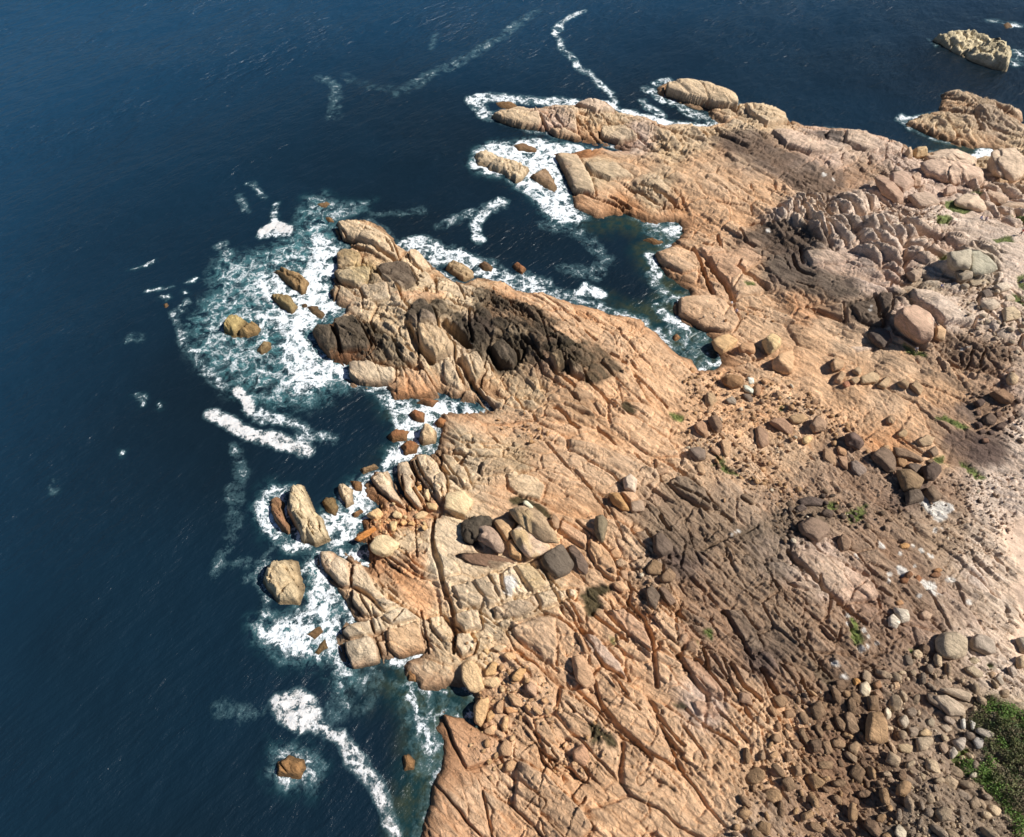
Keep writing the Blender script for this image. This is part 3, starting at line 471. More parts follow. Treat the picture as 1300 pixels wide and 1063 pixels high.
# stains: (points, colour, strength, feather m)
STN = [
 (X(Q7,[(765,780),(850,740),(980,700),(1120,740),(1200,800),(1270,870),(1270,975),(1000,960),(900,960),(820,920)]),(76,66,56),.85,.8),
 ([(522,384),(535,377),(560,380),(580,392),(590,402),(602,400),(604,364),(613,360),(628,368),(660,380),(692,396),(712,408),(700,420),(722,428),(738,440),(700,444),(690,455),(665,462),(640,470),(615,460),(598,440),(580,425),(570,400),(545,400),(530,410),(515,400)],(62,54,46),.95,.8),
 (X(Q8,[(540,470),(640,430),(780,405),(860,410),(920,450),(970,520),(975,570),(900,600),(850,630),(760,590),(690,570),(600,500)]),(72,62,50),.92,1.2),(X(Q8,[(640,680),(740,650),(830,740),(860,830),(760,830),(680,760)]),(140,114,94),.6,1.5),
 (X(Q6,[(400,365),(470,325),(590,330),(655,410),(600,465),(500,420)]),(88,74,66),.9,.5),(X(P4,[(470,110),(560,20),(620,-20),(750,40),(740,110),(620,140),(530,120)]),(150,128,108),.55,1.5),(X(Q6,[(1180,880),(1300,800),(1300,1000),(1200,990)]),(100,84,74),.5,1.0),
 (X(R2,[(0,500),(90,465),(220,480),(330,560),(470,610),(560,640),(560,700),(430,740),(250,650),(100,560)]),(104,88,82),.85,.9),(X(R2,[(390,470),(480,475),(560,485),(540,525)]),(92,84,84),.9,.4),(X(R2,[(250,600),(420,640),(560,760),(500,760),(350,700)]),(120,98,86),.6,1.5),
 (X(Q9,[(600,190),(690,110),(840,85),(980,130),(1060,210),(1000,240),(850,240),(740,215)]),(98,82,74),.85,.8),(X(Q9,[(720,270),(940,255),(960,320),(1100,370),(1220,400),(1260,500),(1100,525),(960,490),(850,440),(760,350)]),(112,98,90),.85,.9),
 (X(Q9,[(1190,540),(1300,520),(1300,650),(1200,640)]),(100,84,76),.8,.6),(X(Q5,[(310,560),(480,500),(600,480),(600,560),(520,680),(380,640)]),(96,82,74),.8,.6),(X(R2,[(170,860),(330,830),(500,900),(560,975),(200,975)]),(104,88,80),.6,1.0),
 (X(K,[(420,240),(600,300),(900,380),(1100,480),(1150,640),(900,720),(700,640),(500,560),(420,420)]),(120,98,86),.75,1.0),(X(L,[(400,540),(520,390),(700,425),(950,540),(1060,600),(1090,790),(850,760),(560,650)]),(98,80,76),.85,.7),
 (X(P2,[(750,140),(900,150),(1060,250),(1040,290),(900,230)]),(124,104,92),.7,1.0),(X(P2,[(920,310),(1020,330),(1040,400),(960,380)]),(116,98,90),.7,.7),(X(L,[(560,110),(700,120),(780,200),(700,250),(590,170)]),(116,98,92),.7,.6),
 ([(838,606),(870,600),(905,625),(930,650),(955,668),(930,690),(905,700),(880,715),(850,690),(835,700),(808,668),(800,655),(820,640),(845,640)],(128,108,94),.7,1.2),
 ([(930,670),(960,665),(985,645),(1010,640),(1050,632),(1062,650),(1050,680),(1020,685),(1000,700),(1005,730),(985,745),(960,730),(940,700)],(106,92,82),.75,1.2),
 ([(905,700),(940,700),(985,745),(1030,790),(1050,830),(1070,850),(1030,870),(1000,845),(960,810),(930,770),(900,740)],(144,122,106),.5,1.5),
 ([(1060,650),(1110,645),(1160,655),(1205,690),(1235,740),(1255,775),(1215,800),(1170,790),(1130,780),(1110,720),(1085,700),(1040,665)],(146,122,104),.5,1.4),
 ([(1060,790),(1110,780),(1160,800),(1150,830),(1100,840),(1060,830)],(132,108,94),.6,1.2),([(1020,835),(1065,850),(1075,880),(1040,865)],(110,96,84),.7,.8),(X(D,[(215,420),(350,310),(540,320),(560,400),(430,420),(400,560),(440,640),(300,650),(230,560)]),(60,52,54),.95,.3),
 (X(D,[(110,740),(300,690),(560,720),(800,800),(560,880),(330,820)]),(124,98,80),.8,.4),(X(B,[(960,250),(1080,260),(1180,290),(1260,380),(1240,470),(1050,360)]),(150,124,106),.6,.4),(X(B,[(760,640),(900,640),(1090,700),(1120,800),(1000,820),(850,740)]),(172,134,110),.6,.6),
]
GRN = [(X(P6,[(350,805),(385,830),(425,900),(410,945),(370,930),(360,860)]),1),(X(P5,[(0,840),(60,790),(180,780),(160,830),(90,850),(110,900),(60,970),(20,960),(30,900)]),2),(X(Q8,[(985,740),(1020,720),(1090,780),(1060,800),(1000,785)]),2),
 (X(P1,[(230,540),(300,550),(290,575),(235,575)]),1),(X(K,[(0,400),(180,470),(240,560),(130,560),(0,500)]),1),(X(B,[(190,550),(300,600),(520,700),(700,890),(560,880),(400,790),(290,760),(440,720)]),1),(X(J,[(930,210),(1180,170),(1200,240),(1000,260)]),1),
 (X(I,[(410,680),(520,640),(720,760),(650,790),(440,750)]),1),(X(I,[(730,540),(850,540),(840,590),(720,590)]),1),(X(I,[(320,820),(480,840),(440,900),(330,880)]),1),(X(J,[(1220,610),(1300,600),(1300,770),(1230,720)]),1),(X(J,[(1170,800),(1300,820),(1300,960),(1210,900)]),1),
 (X(I,[(1120,800),(1300,800),(1300,880),(1200,870)]),1),(X(J,[(310,400),(560,340),(580,370),(420,430)]),1),(X(J,[(960,690),(1040,650),(1030,690),(980,720)]),1),(X(L,[(310,230),(430,230),(600,300),(700,360),(500,350),(320,290)]),1),(X(L,[(330,690),(430,680),(440,760),(360,760)]),1),
 (X(L,[(600,720),(700,760),(840,900),(760,900),(620,790)]),1),(X(Q3,[(560,180),(610,190),(620,230),(570,210)]),1),(X(Q3,[(510,200),(550,240),(545,270),(520,240)]),1),(X(Q4,[(670,265),(720,262),(735,290),(690,310)]),1),(X(P6,[(220,150),(280,155),(280,185),(230,180)]),1),
 (X(P6,[(320,210),(420,190),(430,240),(350,270)]),1),(X(Q3,[(40,205),(90,210),(90,250),(50,240)]),1),(X(Q3,[(400,560),(480,580),(470,610),(430,600)]),2),(X(Q3,[(0,720),(80,750),(100,830),(40,820)]),2),(X(Q2,[(1050,680),(1140,700),(1130,800),(1080,800)]),2),
 (X(D,[(770,110),(870,85),(1100,160),(1200,270),(1180,330),(1100,260),(900,220),(800,190)]),2),(X(M,[(900,560),(980,570),(990,610),(930,610)]),1),(X(Q9,[(630,430),(680,430),(680,450),(640,450)]),1),(X(P1,[(820,500),(850,500),(850,530),(820,530)]),1),(X(Q4,[(1080,370),(1140,370),(1130,400)]),1),(X(N,[(530,760),(680,690),(720,800),(600,900),(540,840)]),1)]
WHT = [(974,291,.8),(1190,648,1.6),(1185,640,2.0),(1195,655,1.4),(1200,645,1.2),(1143,727,1.2),(1147,722,1.0),(1180,747,1.3),(1183,743,1.0),(1210,733,1.0),(1118,688,.7),(1183,706,.5),(1230,765,.6),(1172,698,.5),(1060,840,.7),(1070,857,.7),(1101,392,.5),(1102,396,.4),(1225,441,.5),(1229,440,.4),
 (935,675,.5),(930,680,.4),(940,672,.4),(1095,822,.5),(1103,818,.5),(1120,689,.4),(1160,692,.4),(1145,700,.4),(1076,780,.4),(1078,790,.35),(1100,800,.4),(1105,808,.35),(1115,815,.3),(648,742,1.0),(646,752,1.0),(1046,222,.8),(1060,225,.6),(1168,757,.3),(1195,770,.3),(1165,718,.3),(1085,706,.3),(1088,710,.3),(1128,730,.4),(1127,738,.35),(1197,672,.35),(1187,676,.35)]

# ------------------------------------------------------------------ the rocky shore: one sheet
def make_shore():
    ys = [-22.0]
    while ys[-1] < 192:
        ys.append(ys[-1] + max(0.105, 0.105 + 0.0010 * ys[-1]))
    ys = np.array(ys)
    NX = 1100
    xl = np.interp(ys, [-22, 122, 138, 165, 192], [-41, -41, -18, -9, 20])
    xr = 650 / FPX * (ys * CP + CAM_H * SP) * 1.12 + 6
    s = np.linspace(0, 1, NX)
    Xg = xl[:, None] + (xr - xl)[:, None] * s[None, :]
    Yg = np.repeat(ys[:, None], NX, 1)
    sh = Xg.shape
    wx = 0.55 * fbm(Xg / 3.0, Yg / 3.0, 41, 4); wy = 0.55 * fbm(Xg / 3.0, Yg / 3.0, 42, 4)
    Xw, Yw = Xg + wx, Yg + wy
    # coarse fields
    q = 7
    iy = np.unique(np.append(np.arange(0, sh[0], q), sh[0] - 1)); ix = np.unique(np.append(np.arange(0, sh[1], q), sh[1] - 1))
    cxg, cyg = Xg[np.ix_(iy, ix)], Yg[np.ix_(iy, ix)]
    wcx = cxg + 2.5 * fbm(cxg / 9, cyg / 9, 51, 3); wcy = cyg + 2.5 * fbm(cxg / 9, cyg / 9, 52, 3)
    vals = idw(wcx, wcy, np.concatenate([AC, AS, ARUB[:, None], ASND[:, None]], 1), 2.6, 1.5)
    hgt = idw(cxg, cyg, AH)[..., 0]
    sdc = sdf(cxg, cyg, COASTW)
    def up(a):
        t = np.empty((len(iy), sh[1]))
        for r in range(len(iy)): t[r] = np.interp(np.arange(sh[1]), ix, a[r])
        fr = np.interp(np.arange(sh[0]), iy, np.arange(len(iy)))
        i0 = np.minimum(fr.astype(int), len(iy) - 2); f = (fr - i0)[:, None]
        return t[i0] * (1 - f) + t[i0 + 1] * f
    V = [up(vals[..., k]) for k in range(vals.shape[2])]
    col = np.stack(V[:3], -1); S = V[3:8]; rub = V[8]; snd = V[9]
    H0 = up(hgt)
    near = np.abs(up(sdc)) < 6.0
    sd = up(sdc)
    sd[near] = sdf(Xw[near], Yw[near], COASTW)
    Hb = softmin(H0, ramp(sd))
    S = [a * (0.45 + 0.55 * sstep(0.0, 5.0, sd)) for a in S]
    rel, tone, u, v = rock_relief(Xg, Yg, S)
    rel = rel * 1.22
    flat = np.ones(sh)
    Hadd = np.zeros(sh); Hcr = np.zeros(sh)
    bcol = col.copy()

    def window(pts, mg):
        xs = [p[0] for p in pts]; yy = [p[1] for p in pts]
        a, b = np.searchsorted(ys, [min(yy) - mg, max(yy) + mg])
        if b <= a: return None
        lo = ((min(xs) - mg - xl[a:b]) / (xr - xl)[a:b]).min(); hi = ((max(xs) + mg - xl[a:b]) / (xr - xl)[a:b]).max()
        c, d = int(np.clip(lo * NX, 0, NX)), int(np.clip(hi * NX + 2, 0, NX))
        if d <= c: return None
        return slice(a, b), slice(c, d)
    def W(pts):
        x, y, z = land(pts); return list(zip(x, y))
    for pts, rise, c in BL:
        w = W(pts); wi = window(w, 2.0)
        if not wi: continue
        xx = Xg[wi] + 0.5 * wx[wi]; yy = Yg[wi] + 0.5 * wy[wi]
        d = sdf(xx, yy, w)
        m = sstep(-0.05, 0.26, d)
        flat[wi] = flat[wi] * (1 - 0.42 * m)
        dome = np.clip(d, 0, 2.5) * 0.07
        Hadd[wi] = np.maximum(Hadd[wi] * (1 - m), 0) + m * rise * 0.8 + dome * m
        Hcr[wi] = np.maximum(Hcr[wi], 0.8 * rise * np.exp(-((d + 0.10) / 0.19) ** 2))
        cc = srgb(c)
        bcol[wi] = bcol[wi] * (1 - 0.8 * m[..., None]) + cc * 0.8 * m[..., None]
    for pts, hw, dep in CR:
        w = W(pts); wi = window(w, 2.0)
        if not wi: continue
        xx = Xg[wi] + 0.7 * wx[wi]; yy = Yg[wi] + 0.7 * wy[wi]
        d = seg_dist(xx, yy, w)
        Hcr[wi] = np.maximum(Hcr[wi], 1.35 * dep * (1 - sstep(hw * 0.6, hw * 1.12, d)))
        # the slab on the upper side stands proud
    Z = Hb + rel * flat + Hadd - Hcr
    Z = np.where(sd < 0, np.minimum(Z, 0.55 * sd + rel * 0.35 + 0.15), Z)
    # ---- colours of the rock itself
    n1 = fbm(Xg / 7.0, Yg / 7.0, 61, 4); n2 = fbm(u / 2.2, v / 0.8, 63, 4, 0.6); n3 = fbm(Xg / 2.5, Yg / 2.5, 65, 4, 0.6)
    c = bcol
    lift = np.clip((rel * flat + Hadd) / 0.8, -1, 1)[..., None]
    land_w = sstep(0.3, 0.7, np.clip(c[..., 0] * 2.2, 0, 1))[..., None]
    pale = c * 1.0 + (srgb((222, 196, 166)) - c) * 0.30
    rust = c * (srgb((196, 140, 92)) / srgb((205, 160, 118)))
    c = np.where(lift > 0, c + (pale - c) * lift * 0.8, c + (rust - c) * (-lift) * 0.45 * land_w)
    k = np.clip(0.5 + 0.9 * n1, 0, 1)[..., None]
    c = c * (1 - 0.3 * k * land_w) + (c * (srgb((200, 144, 98)) / srgb((200, 155, 115)))) * 0.3 * k * land_w
    k = sstep(0.05, 0.5, fbm(Xg / 11.0, Yg / 11.0, 67, 4))[..., None]
    c = c + (srgb((206, 182, 154)) - c) * 0.35 * k * land_w
    c = c * np.clip(1 + 0.24 * n2 + 0.18 * n3 + 1.3 * tone, 0.4, 1.6)[..., None]
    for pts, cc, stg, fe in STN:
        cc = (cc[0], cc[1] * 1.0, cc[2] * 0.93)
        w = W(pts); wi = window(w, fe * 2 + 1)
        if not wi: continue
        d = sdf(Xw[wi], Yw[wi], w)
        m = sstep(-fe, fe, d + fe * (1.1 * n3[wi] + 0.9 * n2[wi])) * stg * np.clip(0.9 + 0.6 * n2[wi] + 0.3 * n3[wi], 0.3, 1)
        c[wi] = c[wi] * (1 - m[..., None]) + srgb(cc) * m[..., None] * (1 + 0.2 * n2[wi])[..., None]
    # tide mark: wet, stained rock near the water
    z0 = Z + 0.35 * n3
    wet = (1 - sstep(0.25, 1.25, z0)) * (1 - sstep(3, 7, sd))
    wr = (1 - sstep(0.7, 2.0, z0)) * (1 - sstep(4, 9, sd))
    rustc = srgb((178, 118, 72))
    c = c * (1 - 0.45 * wr[..., None]) + rustc * 0.45 * wr[..., None]
    c = c * (1 - 0.55 * wet[..., None])
    c = np.where((Z < -0.1)[..., None], srgb((60, 62, 44)), c)
    # sand
    sm = sstep(0.45, 0.75, snd + 0.25 * n3)[..., None]
    c = c * (1 - sm) + srgb((204, 176, 152)) * (1 + 0.14 * n3 + 0.10 * n2)[..., None] * sm
    gm_all = np.zeros(sh)
    for pts, kind in GRN:
        w = W(pts); wi = window(w, 2)
        if not wi: continue
        d = sdf(Xw[wi], Yw[wi], w)
        m = sstep(-0.3, 0.3, d + 0.5 * n3[wi] + 0.4 * n2[wi]) * 0.9
        g = srgb((104, 118, 56)) if kind == 1 else srgb((50, 50, 26))
        c[wi] = c[wi] * (1 - m[..., None]) + g * m[..., None] * (1 + 0.5 * n2[wi] + 0.3 * n3[wi])[..., None]
        Z[wi] -= 0.25 * m
        if kind == 1: gm_all[wi] = np.maximum(gm_all[wi], m)
    ex, ey, ez = land([(p[0], p[1]) for p in WHT])
    for x0, y0, (a, b, r) in zip(ex, ey, WHT):
        wi = window([(x0, y0)], r * 2 + 1)
        if not wi: continue
        d = np.hypot(Xw[wi] - x0, Yw[wi] - y0)
        m = sstep(0.15, -0.15, d - r * 0.7 - 0.7 * r * n2[wi])
        c[wi] = c[wi] * (1 - m[..., None]) + np.array([0.74, 0.68, 0.60]) * m[..., None]
    c = np.clip(c * ALB, 0.01, 0.8)
    verts = np.stack([Xg, Yg, Z], -1).reshape(-1, 3)
    faces = grid_faces(sh[0], sh[1], sd > -3.0)
    c = np.concatenate([c, 1 - 0.88 * sm], -1)
    v2, f2, c2 = compact(verts, faces, c.reshape(-1, 4))
    o = mesh_obj('rocky_shore', v2, f2, ROCK, c2)
    o['kind'] = 'structure'
    return dict(ys=ys, xl=xl, xr=xr, NX=NX, Z=Z, rub=rub, col=c, sd=sd, X=Xg, Y=Yg, green=gm_all, snd=snd)

G0 = make_shore()

def lookup(name, x, y):
    x = np.atleast_1d(np.asarray(x, float)); y = np.atleast_1d(np.asarray(y, float))
    fr = np.interp(y, G0['ys'], np.arange(len(G0['ys'])))
    i = np.minimum(fr.astype(int), len(G0['ys']) - 2); f = fr - i
    res = 0
    for k, w in ((i, 1 - f), (i + 1, f)):
        t = np.clip((x - G0['xl'][k]) / (G0['xr'][k] - G0['xl'][k]) * (G0['NX'] - 1), 0, G0['NX'] - 1.001)
        j = t.astype(int); g = t - j
        a = G0[name]
        if a.ndim == 3: res = res + ((1 - g)[:, None] * a[k, j] + g[:, None] * a[k, j + 1]) * w[:, None]
        else: res = res + ((1 - g) * a[k, j] + g * a[k, j + 1]) * w
    return res
# ------------------------------------------------------------------ the sea
def line_w(pts): 
    x, y = unproj([p[0] for p in pts], [p[1] for p in pts], 0.1); return list(zip(x, y))
# foam patches, one of them painted sun sparkle (points, strength, feather m, turbid water strength)
FP = [
 ([(393,298),(418,300),(432,312),(424,330),(428,345),(420,360),(432,385),(440,392),(424,400),(402,410),(396,425),(404,442),(432,460),(446,478),(440,490),(424,482),(404,494),(378,500),(362,486),(356,462),(346,440),(352,420),(330,420),(326,400),(345,392),(332,372),(312,368),(322,352),(350,344),(376,352),(392,340),(386,318)],.86,3.4,.9),
 ([(282,322),(316,322),(350,312),(378,296),(380,270),(404,262),(424,280),(428,330),(424,420),(446,480),(430,500),(404,512),(376,516),(352,524),(330,508),(306,500),(284,484),(262,462),(244,438),(240,412),(258,388),(272,366),(270,344)],.47,5.0,.85),
 ([(385,252),(410,244),(430,256),(470,256),(462,268),(430,276),(420,286),(398,284),(388,268)],.42,1.5,.4),
 ([(600,204),(604,190),(620,182),(640,180),(680,176),(700,180),(730,184),(762,190),(740,196),(712,198),(706,206),(716,232),(726,256),(744,276),(728,288),(706,282),(690,268),(676,246),(660,238),(640,222),(616,222),(602,214)],.84,2.0,.7),
 ([(404,655),(420,640),(446,612),(462,602),(480,596),(500,590),(512,594),(500,604),(478,612),(474,636),(482,650),(462,668),(450,688),(424,692),(408,676)],.74,1.4,.6),
 ([(448,685),(470,676),(476,700),(466,720),(450,706)],.6,.8,.4),
 ([(383,722),(398,704),(412,716),(430,742),(440,770),(446,792),(436,806),(436,838),(446,862),(432,870),(422,850),(414,828),(392,838),(368,836),(346,824),(326,808),(322,792),(340,784),(360,780),(380,776),(388,752)],.76,2.4,.9),
 ([(318,650),(334,624),(352,616),(372,618),(366,640),(374,668),(400,698),(376,700),(350,690),(330,680)],.7,1.0,.5),
 ([(1227,200),(1246,188),(1266,190),(1276,202),(1250,210),(1236,214)],.95,1.0,.4),
 ([(500,862),(520,850),(560,876),(596,884),(604,906),(568,908),(552,930),(562,962),(560,990),(540,1010),(520,980),(524,940),(512,900)],.34,2.0,.3),  # sun sparkle on the shallow water, painted as thin lacy foam
 ([(350,950),(372,944),(396,950),(410,972),(400,1000),(360,1000),(340,980)],.55,1.2,.4),
 ([(1282,60),(1298,66),(1302,80),(1286,86)],.7,1.5,.3),
 ([(476,500),(500,498),(520,508),(560,504),(590,510),(624,523),(600,530),(560,534),(552,552),(548,572),(520,584),(500,592),(478,598),(486,580),(502,560),(500,536),(488,518)],.72,1.2,.6),
 ([(860,400),(882,412),(904,438),(916,456),(912,470),(884,472),(872,456),(850,440),(848,420),(846,400)],.42,1.0,.5),
 ([(806,276),(866,284),(868,300),(850,312),(834,316),(820,300)],.42,1.2,.5),
]
# foam streaks, one of them painted sun sparkle (points, half width m, strength, feather, creamy)
FS = [
 ([(268,524),(290,536),(320,552),(350,559),(386,571)],1.05,.86,.9,1),([(300,494),(312,504),(318,520)],.8,.9,.5,1),([(318,520),(340,530),(372,540)],.9,.6,.8,0),([(382,545),(400,556),(420,560)],.8,.5,1.0,0),
 ([(356,890),(372,886),(388,892),(396,906),(380,916),(366,906),(358,896)],1.1,.88,.7,1),([(392,908),(410,924),(430,932),(448,960),(462,972),(480,1000),(500,1063)],.45,.74,.9,1),([(366,912),(372,926)],.4,.9,.3,1),
 ([(300,570),(308,600),(296,640),(292,690),(278,720)],.9,.34,1.0,0),([(232,440),(224,420),(224,396),(240,384)],.6,.5,.9,0),([(244,440),(262,470),(284,492)],.8,.55,1.0,0),
 ([(600,128),(620,124),(650,126),(680,128),(706,128),(728,130)],1.8,.75,1.4,0),([(604,132),(620,150)],1.6,.7,1.0,0),([(740,14),(712,30),(706,44),(716,62),(734,84),(752,96),(768,112),(784,130)],.85,.62,.9,0),
 ([(736,134),(768,132),(790,142),(822,150),(856,158),(892,160),(912,158)],1.3,.85,1.2,0),([(820,112),(834,116),(846,126),(870,140),(900,150),(914,158)],1.3,.62,1.2,0),([(834,106),(850,102)],.9,.6,.9,0),([(815,130),(840,145)],1.0,.6,1.0,0),
 ([(520,306),(546,314),(562,330)],1.8,.8,1.4,0),([(556,326),(580,326),(604,340),(626,352),(650,362),(680,368)],2.2,.82,1.5,0),([(600,330),(640,348),(690,362)],1.6,.5,1.5,0),([(640,256),(616,268),(604,284),(608,306)],1.0,.72,.9,0),([(560,286),(590,270),(640,262)],1.0,.5,1.3,0),
 ([(690,286),(712,292),(740,300),(760,320)],1.2,.4,1.3,0),([(734,370),(744,366),(764,374)],1.3,.85,.6,0),([(690,372),(720,376),(760,390)],1.2,.55,1.2,0),([(770,396),(800,400),(820,408)],.8,.6,.7,0),([(720,340),(760,350),(768,330)],1.2,.35,1.5,0),
 ([(846,292),(866,294),(864,306)],1.0,.75,.7,0),([(822,322),(830,340),(838,352)],.8,.75,.7,0),([(826,350),(846,372),(868,388),(900,396)],.8,.55,1.0,0),([(836,392),(848,404),(868,412)],1.3,.8,.7,0),([(844,380),(856,376),(872,380)],.7,.6,.7,0),
 ([(896,462),(914,464),(918,452)],.9,.85,.4,0),([(884,474),(896,466)],.7,.8,.4,0),([(872,420),(886,430)],.7,.6,.5,0),([(840,420),(850,440),(862,450)],.5,.6,.5,0),
 ([(530,106),(556,92),(596,72),(624,54),(652,36),(680,14)],1.5,.33,1.6,0),([(500,120),(530,104)],1.2,.28,1.6,0),([(408,98),(426,110),(424,150)],1.2,.32,1.4,0),([(550,40),(546,60)],.6,.3,1,0),([(440,96),(470,110),(520,116)],1,.2,1.4,0),
 ([(352,258),(352,274),(350,284)],.6,.8,.5,0),([(336,292),(350,286),(366,292)],1.3,.95,.5,1),([(330,300),(338,292)],.6,.8,.4,0),([(320,232),(334,250)],.6,.5,.7,0),([(304,246),(314,266)],.5,.4,.7,0),([(336,296),(368,298)],1.0,.6,.8,0),
 ([(470,272),(500,270),(540,266)],.6,.3,1.0,0),([(282,312),(290,330),(280,350)],.9,.5,1.2,0),([(1146,150),(1160,150),(1172,150)],1.0,.65,.9,0),([(1148,156),(1156,164)],.6,.6,.6,0),([(1268,26),(1282,32)],1.4,.9,.8,0),([(1180,54),(1186,60)],.5,.4,.6,0),
 ([(168,338),(186,336),(200,328)],.35,.7,.3,0),([(188,368),(202,364),(216,362)],.35,.55,.4,0),([(204,376),(212,378)],.6,.7,.4,0),([(232,356),(248,352)],.4,.6,.4,0),([(238,373),(236,372)],.5,.8,.3,0),([(173,500),(180,512)],.35,.55,.4,0),([(160,436),(170,428),(180,430)],.6,.3,.8,0),
 ([(154,571),(155,572)],.4,.8,.3,0),([(203,514),(205,515)],.35,.7,.3,0),([(60,610),(66,618)],.5,.4,.5,0),([(280,905),(300,915),(326,905)],1.0,.25,1.2,0),([(310,735),(330,722)],.5,.35,.5,0),([(300,720),(320,716),(340,712)],.5,.35,.6,0),
 ([(474,858),(440,866),(432,880),(424,900)],.8,.4,1.2,0),([(600,905),(620,918)],.5,.7,.4,0),([(526,834),(536,826)],.7,.95,.3,0),([(500,838),(530,834)],.5,.8,.3,0),([(1290,180),(1278,184)],.7,.6,.5,0),
 ([(520,852),(524,886),(540,920),(546,960)],.5,.62,.5,0),([(556,932),(552,960)],.5,.5,.5,0),([(480,852),(470,880),(450,900)],.6,.25,1,0),([(344,700),(326,726),(338,750),(340,780)],.6,.5,.8,0),([(420,698),(446,708),(466,722)],.6,.75,.6,0),([(405,700),(415,730)],.5,.6,.6,0)]  # the first stroke paints more sun sparkle in the foam colour

def make_sea():
    def axis(lo, hi, step, far):
        core = np.arange(lo, hi, step)
        g = []; d = step; x = core[-1]
        while x < far: d *= 1.18; x += d; g.append(x)
        g2 = []; d = step; x = core[0]
        while x > -far: d *= 1.18; x -= d; g2.append(x)
        return np.array(g2[::-1] + list(core) + g)
    xs = axis(-92, 112, 0.36, 6000); ys = axis(-6, 232, 0.40, 6000)
    Xg, Yg = np.meshgrid(xs, ys); sh = Xg.shape
    D = np.zeros(sh); Tq = np.zeros(sh); Cr = np.zeros(sh)
    wx = 1.1 * fbm(Xg / 4.0, Yg / 4.0, 71, 5, .6); wy = 1.1 * fbm(Xg / 4.0, Yg / 4.0, 72, 5, .6)
    def win(pts, mg):
        a, b = np.searchsorted(xs, [min(p[0] for p in pts) - mg, max(p[0] for p in pts) + mg])
        c, d = np.searchsorted(ys, [min(p[1] for p in pts) - mg, max(p[1] for p in pts) + mg])
        return slice(c, d), slice(a, b)
    for pts, s, fe, tq in FP:
        w = line_w(pts); wi = win(w, 14)
        d = sdf(Xg[wi] + wx[wi], Yg[wi] + wy[wi], w)
        D[wi] = np.maximum(D[wi], s * sstep(-fe, fe * 0.8, d))
        Tq[wi] = np.maximum(Tq[wi], tq * sstep(-2.6, 3.0, d))
    for pts, hw, s, fe, cr in FS:
        w = line_w(pts); wi = win(w, 6)
        k = 0.6 if cr else 1.3
        d = seg_dist(Xg[wi] + k * wx[wi], Yg[wi] + k * wy[wi], w)
        m = s * (1 - sstep(hw * 0.55, hw * 0.9 + fe * 1.2, d)) * np.clip(0.9 + 0.25 * wx[wi], 0.5, 1.1)
        D[wi] = np.maximum(D[wi], m)
        if cr: Cr[wi] = np.maximum(Cr[wi], m)
        else: Tq[wi] = np.maximum(Tq[wi], 0.22 * s * (1 - sstep(hw * 0.5, hw + 1.0, d)))
    near = (np.abs(Xg) < 160) & (Yg > -20) & (Yg < 230)
    sd = np.full(sh, -50.0)
    Off = sstep(30, 150, np.hypot((Xg + 5) * 0.9 - np.clip((Xg + 5) * 0.9, 0, 400), Yg - np.clip(Yg, -50, 100 + 0.35 * np.clip(Xg, 0, 400))))
    # a thin wash along every shore, and paler shallow water over the rock shelf
    q = near
    sd[q] = sdf(Xg[q], Yg[q], COASTW)
    exp = 0.5 + 0.9 * fbm(Xg / 9, Yg / 9, 75, 3)
    wash = np.clip(exp, 0, 1) * (1 - sstep(0.1, 1.6, -sd)) * 0.62
    D = np.maximum(D, np.where(q, wash, 0))
    Sh = np.where(q, 1 - sstep(0.0, 7.0, -sd + 2.0 * fbm(Xg / 5, Yg / 5, 76, 4)), 0)
    # only the sheltered gut and the south-west corner show the bottom
    def blob(px, py, r):
        x, y = unproj(px, py); return np.exp(-((Xg - x) ** 2 + (Yg - y) ** 2) / r ** 2)
    shel = np.clip(blob(780, 300, 7) + blob(850, 400, 9) + blob(870, 440, 9) + blob(560, 890, 7) + blob(545, 950, 9) + blob(560, 1010, 10) + blob(830, 300, 8) + blob(810, 360, 7) + blob(525, 545, 6) + blob(1230, 192, 8), 0, 1)
    Sh = np.clip(Sh * 1.3, 0, 1) * shel
    # swell and wind waves, running in from the north-west
    amp = 1.0 / (1 + np.maximum(0, np.hypot(Xg, Yg - 100) - 150) / 120.0)
    a1 = math.radians(133)
    def dirn(ang, wl, st, seed, o=3):
        c_, s_ = math.cos(ang), math.sin(ang)
        return fbm((Xg * c_ + Yg * s_) / wl, (-Xg * s_ + Yg * c_) / (wl * st), seed, o, 0.5)
    Z = 0.75 * dirn(a1, 19, 3.5, 81, 2) + 0.22 * dirn(math.radians(138), 4.6, 2.6, 83, 2) + 0.04 * dirn(math.radians(122), 1.7, 2.2, 85, 2)
    shelter = 0.35 + 0.65 * sstep(2, 25, -sd)
    Z = Z * shelter * amp
    Z += 0.22 * np.clip(D, 0, 1) * (0.5 + fbm(Xg / 1.1, Yg / 1.1, 87, 3)) * (np.hypot(Xg, Yg - 100) < 150)
    me_v = np.stack([Xg, Yg, Z], -1).reshape(-1, 3)
    m = bpy.data.materials.new('sea_water'); m.use_nodes = True
    o = mesh_obj('sea', me_v, grid_faces(*sh), m)
    for nm, a in (('Foam', D), ('Turbid', Tq), ('Cream', Cr), ('Shallow', Sh), ('OffshoreSky', Off)):
        at = o.data.attributes.new(nm, 'FLOAT', 'POINT'); at.data.foreach_set('value', a.ravel().astype(np.float32))
    o['kind'] = 'structure'
    t = m.node_tree; t.nodes.clear(); N_ = t.nodes.new; L_ = t.links.new
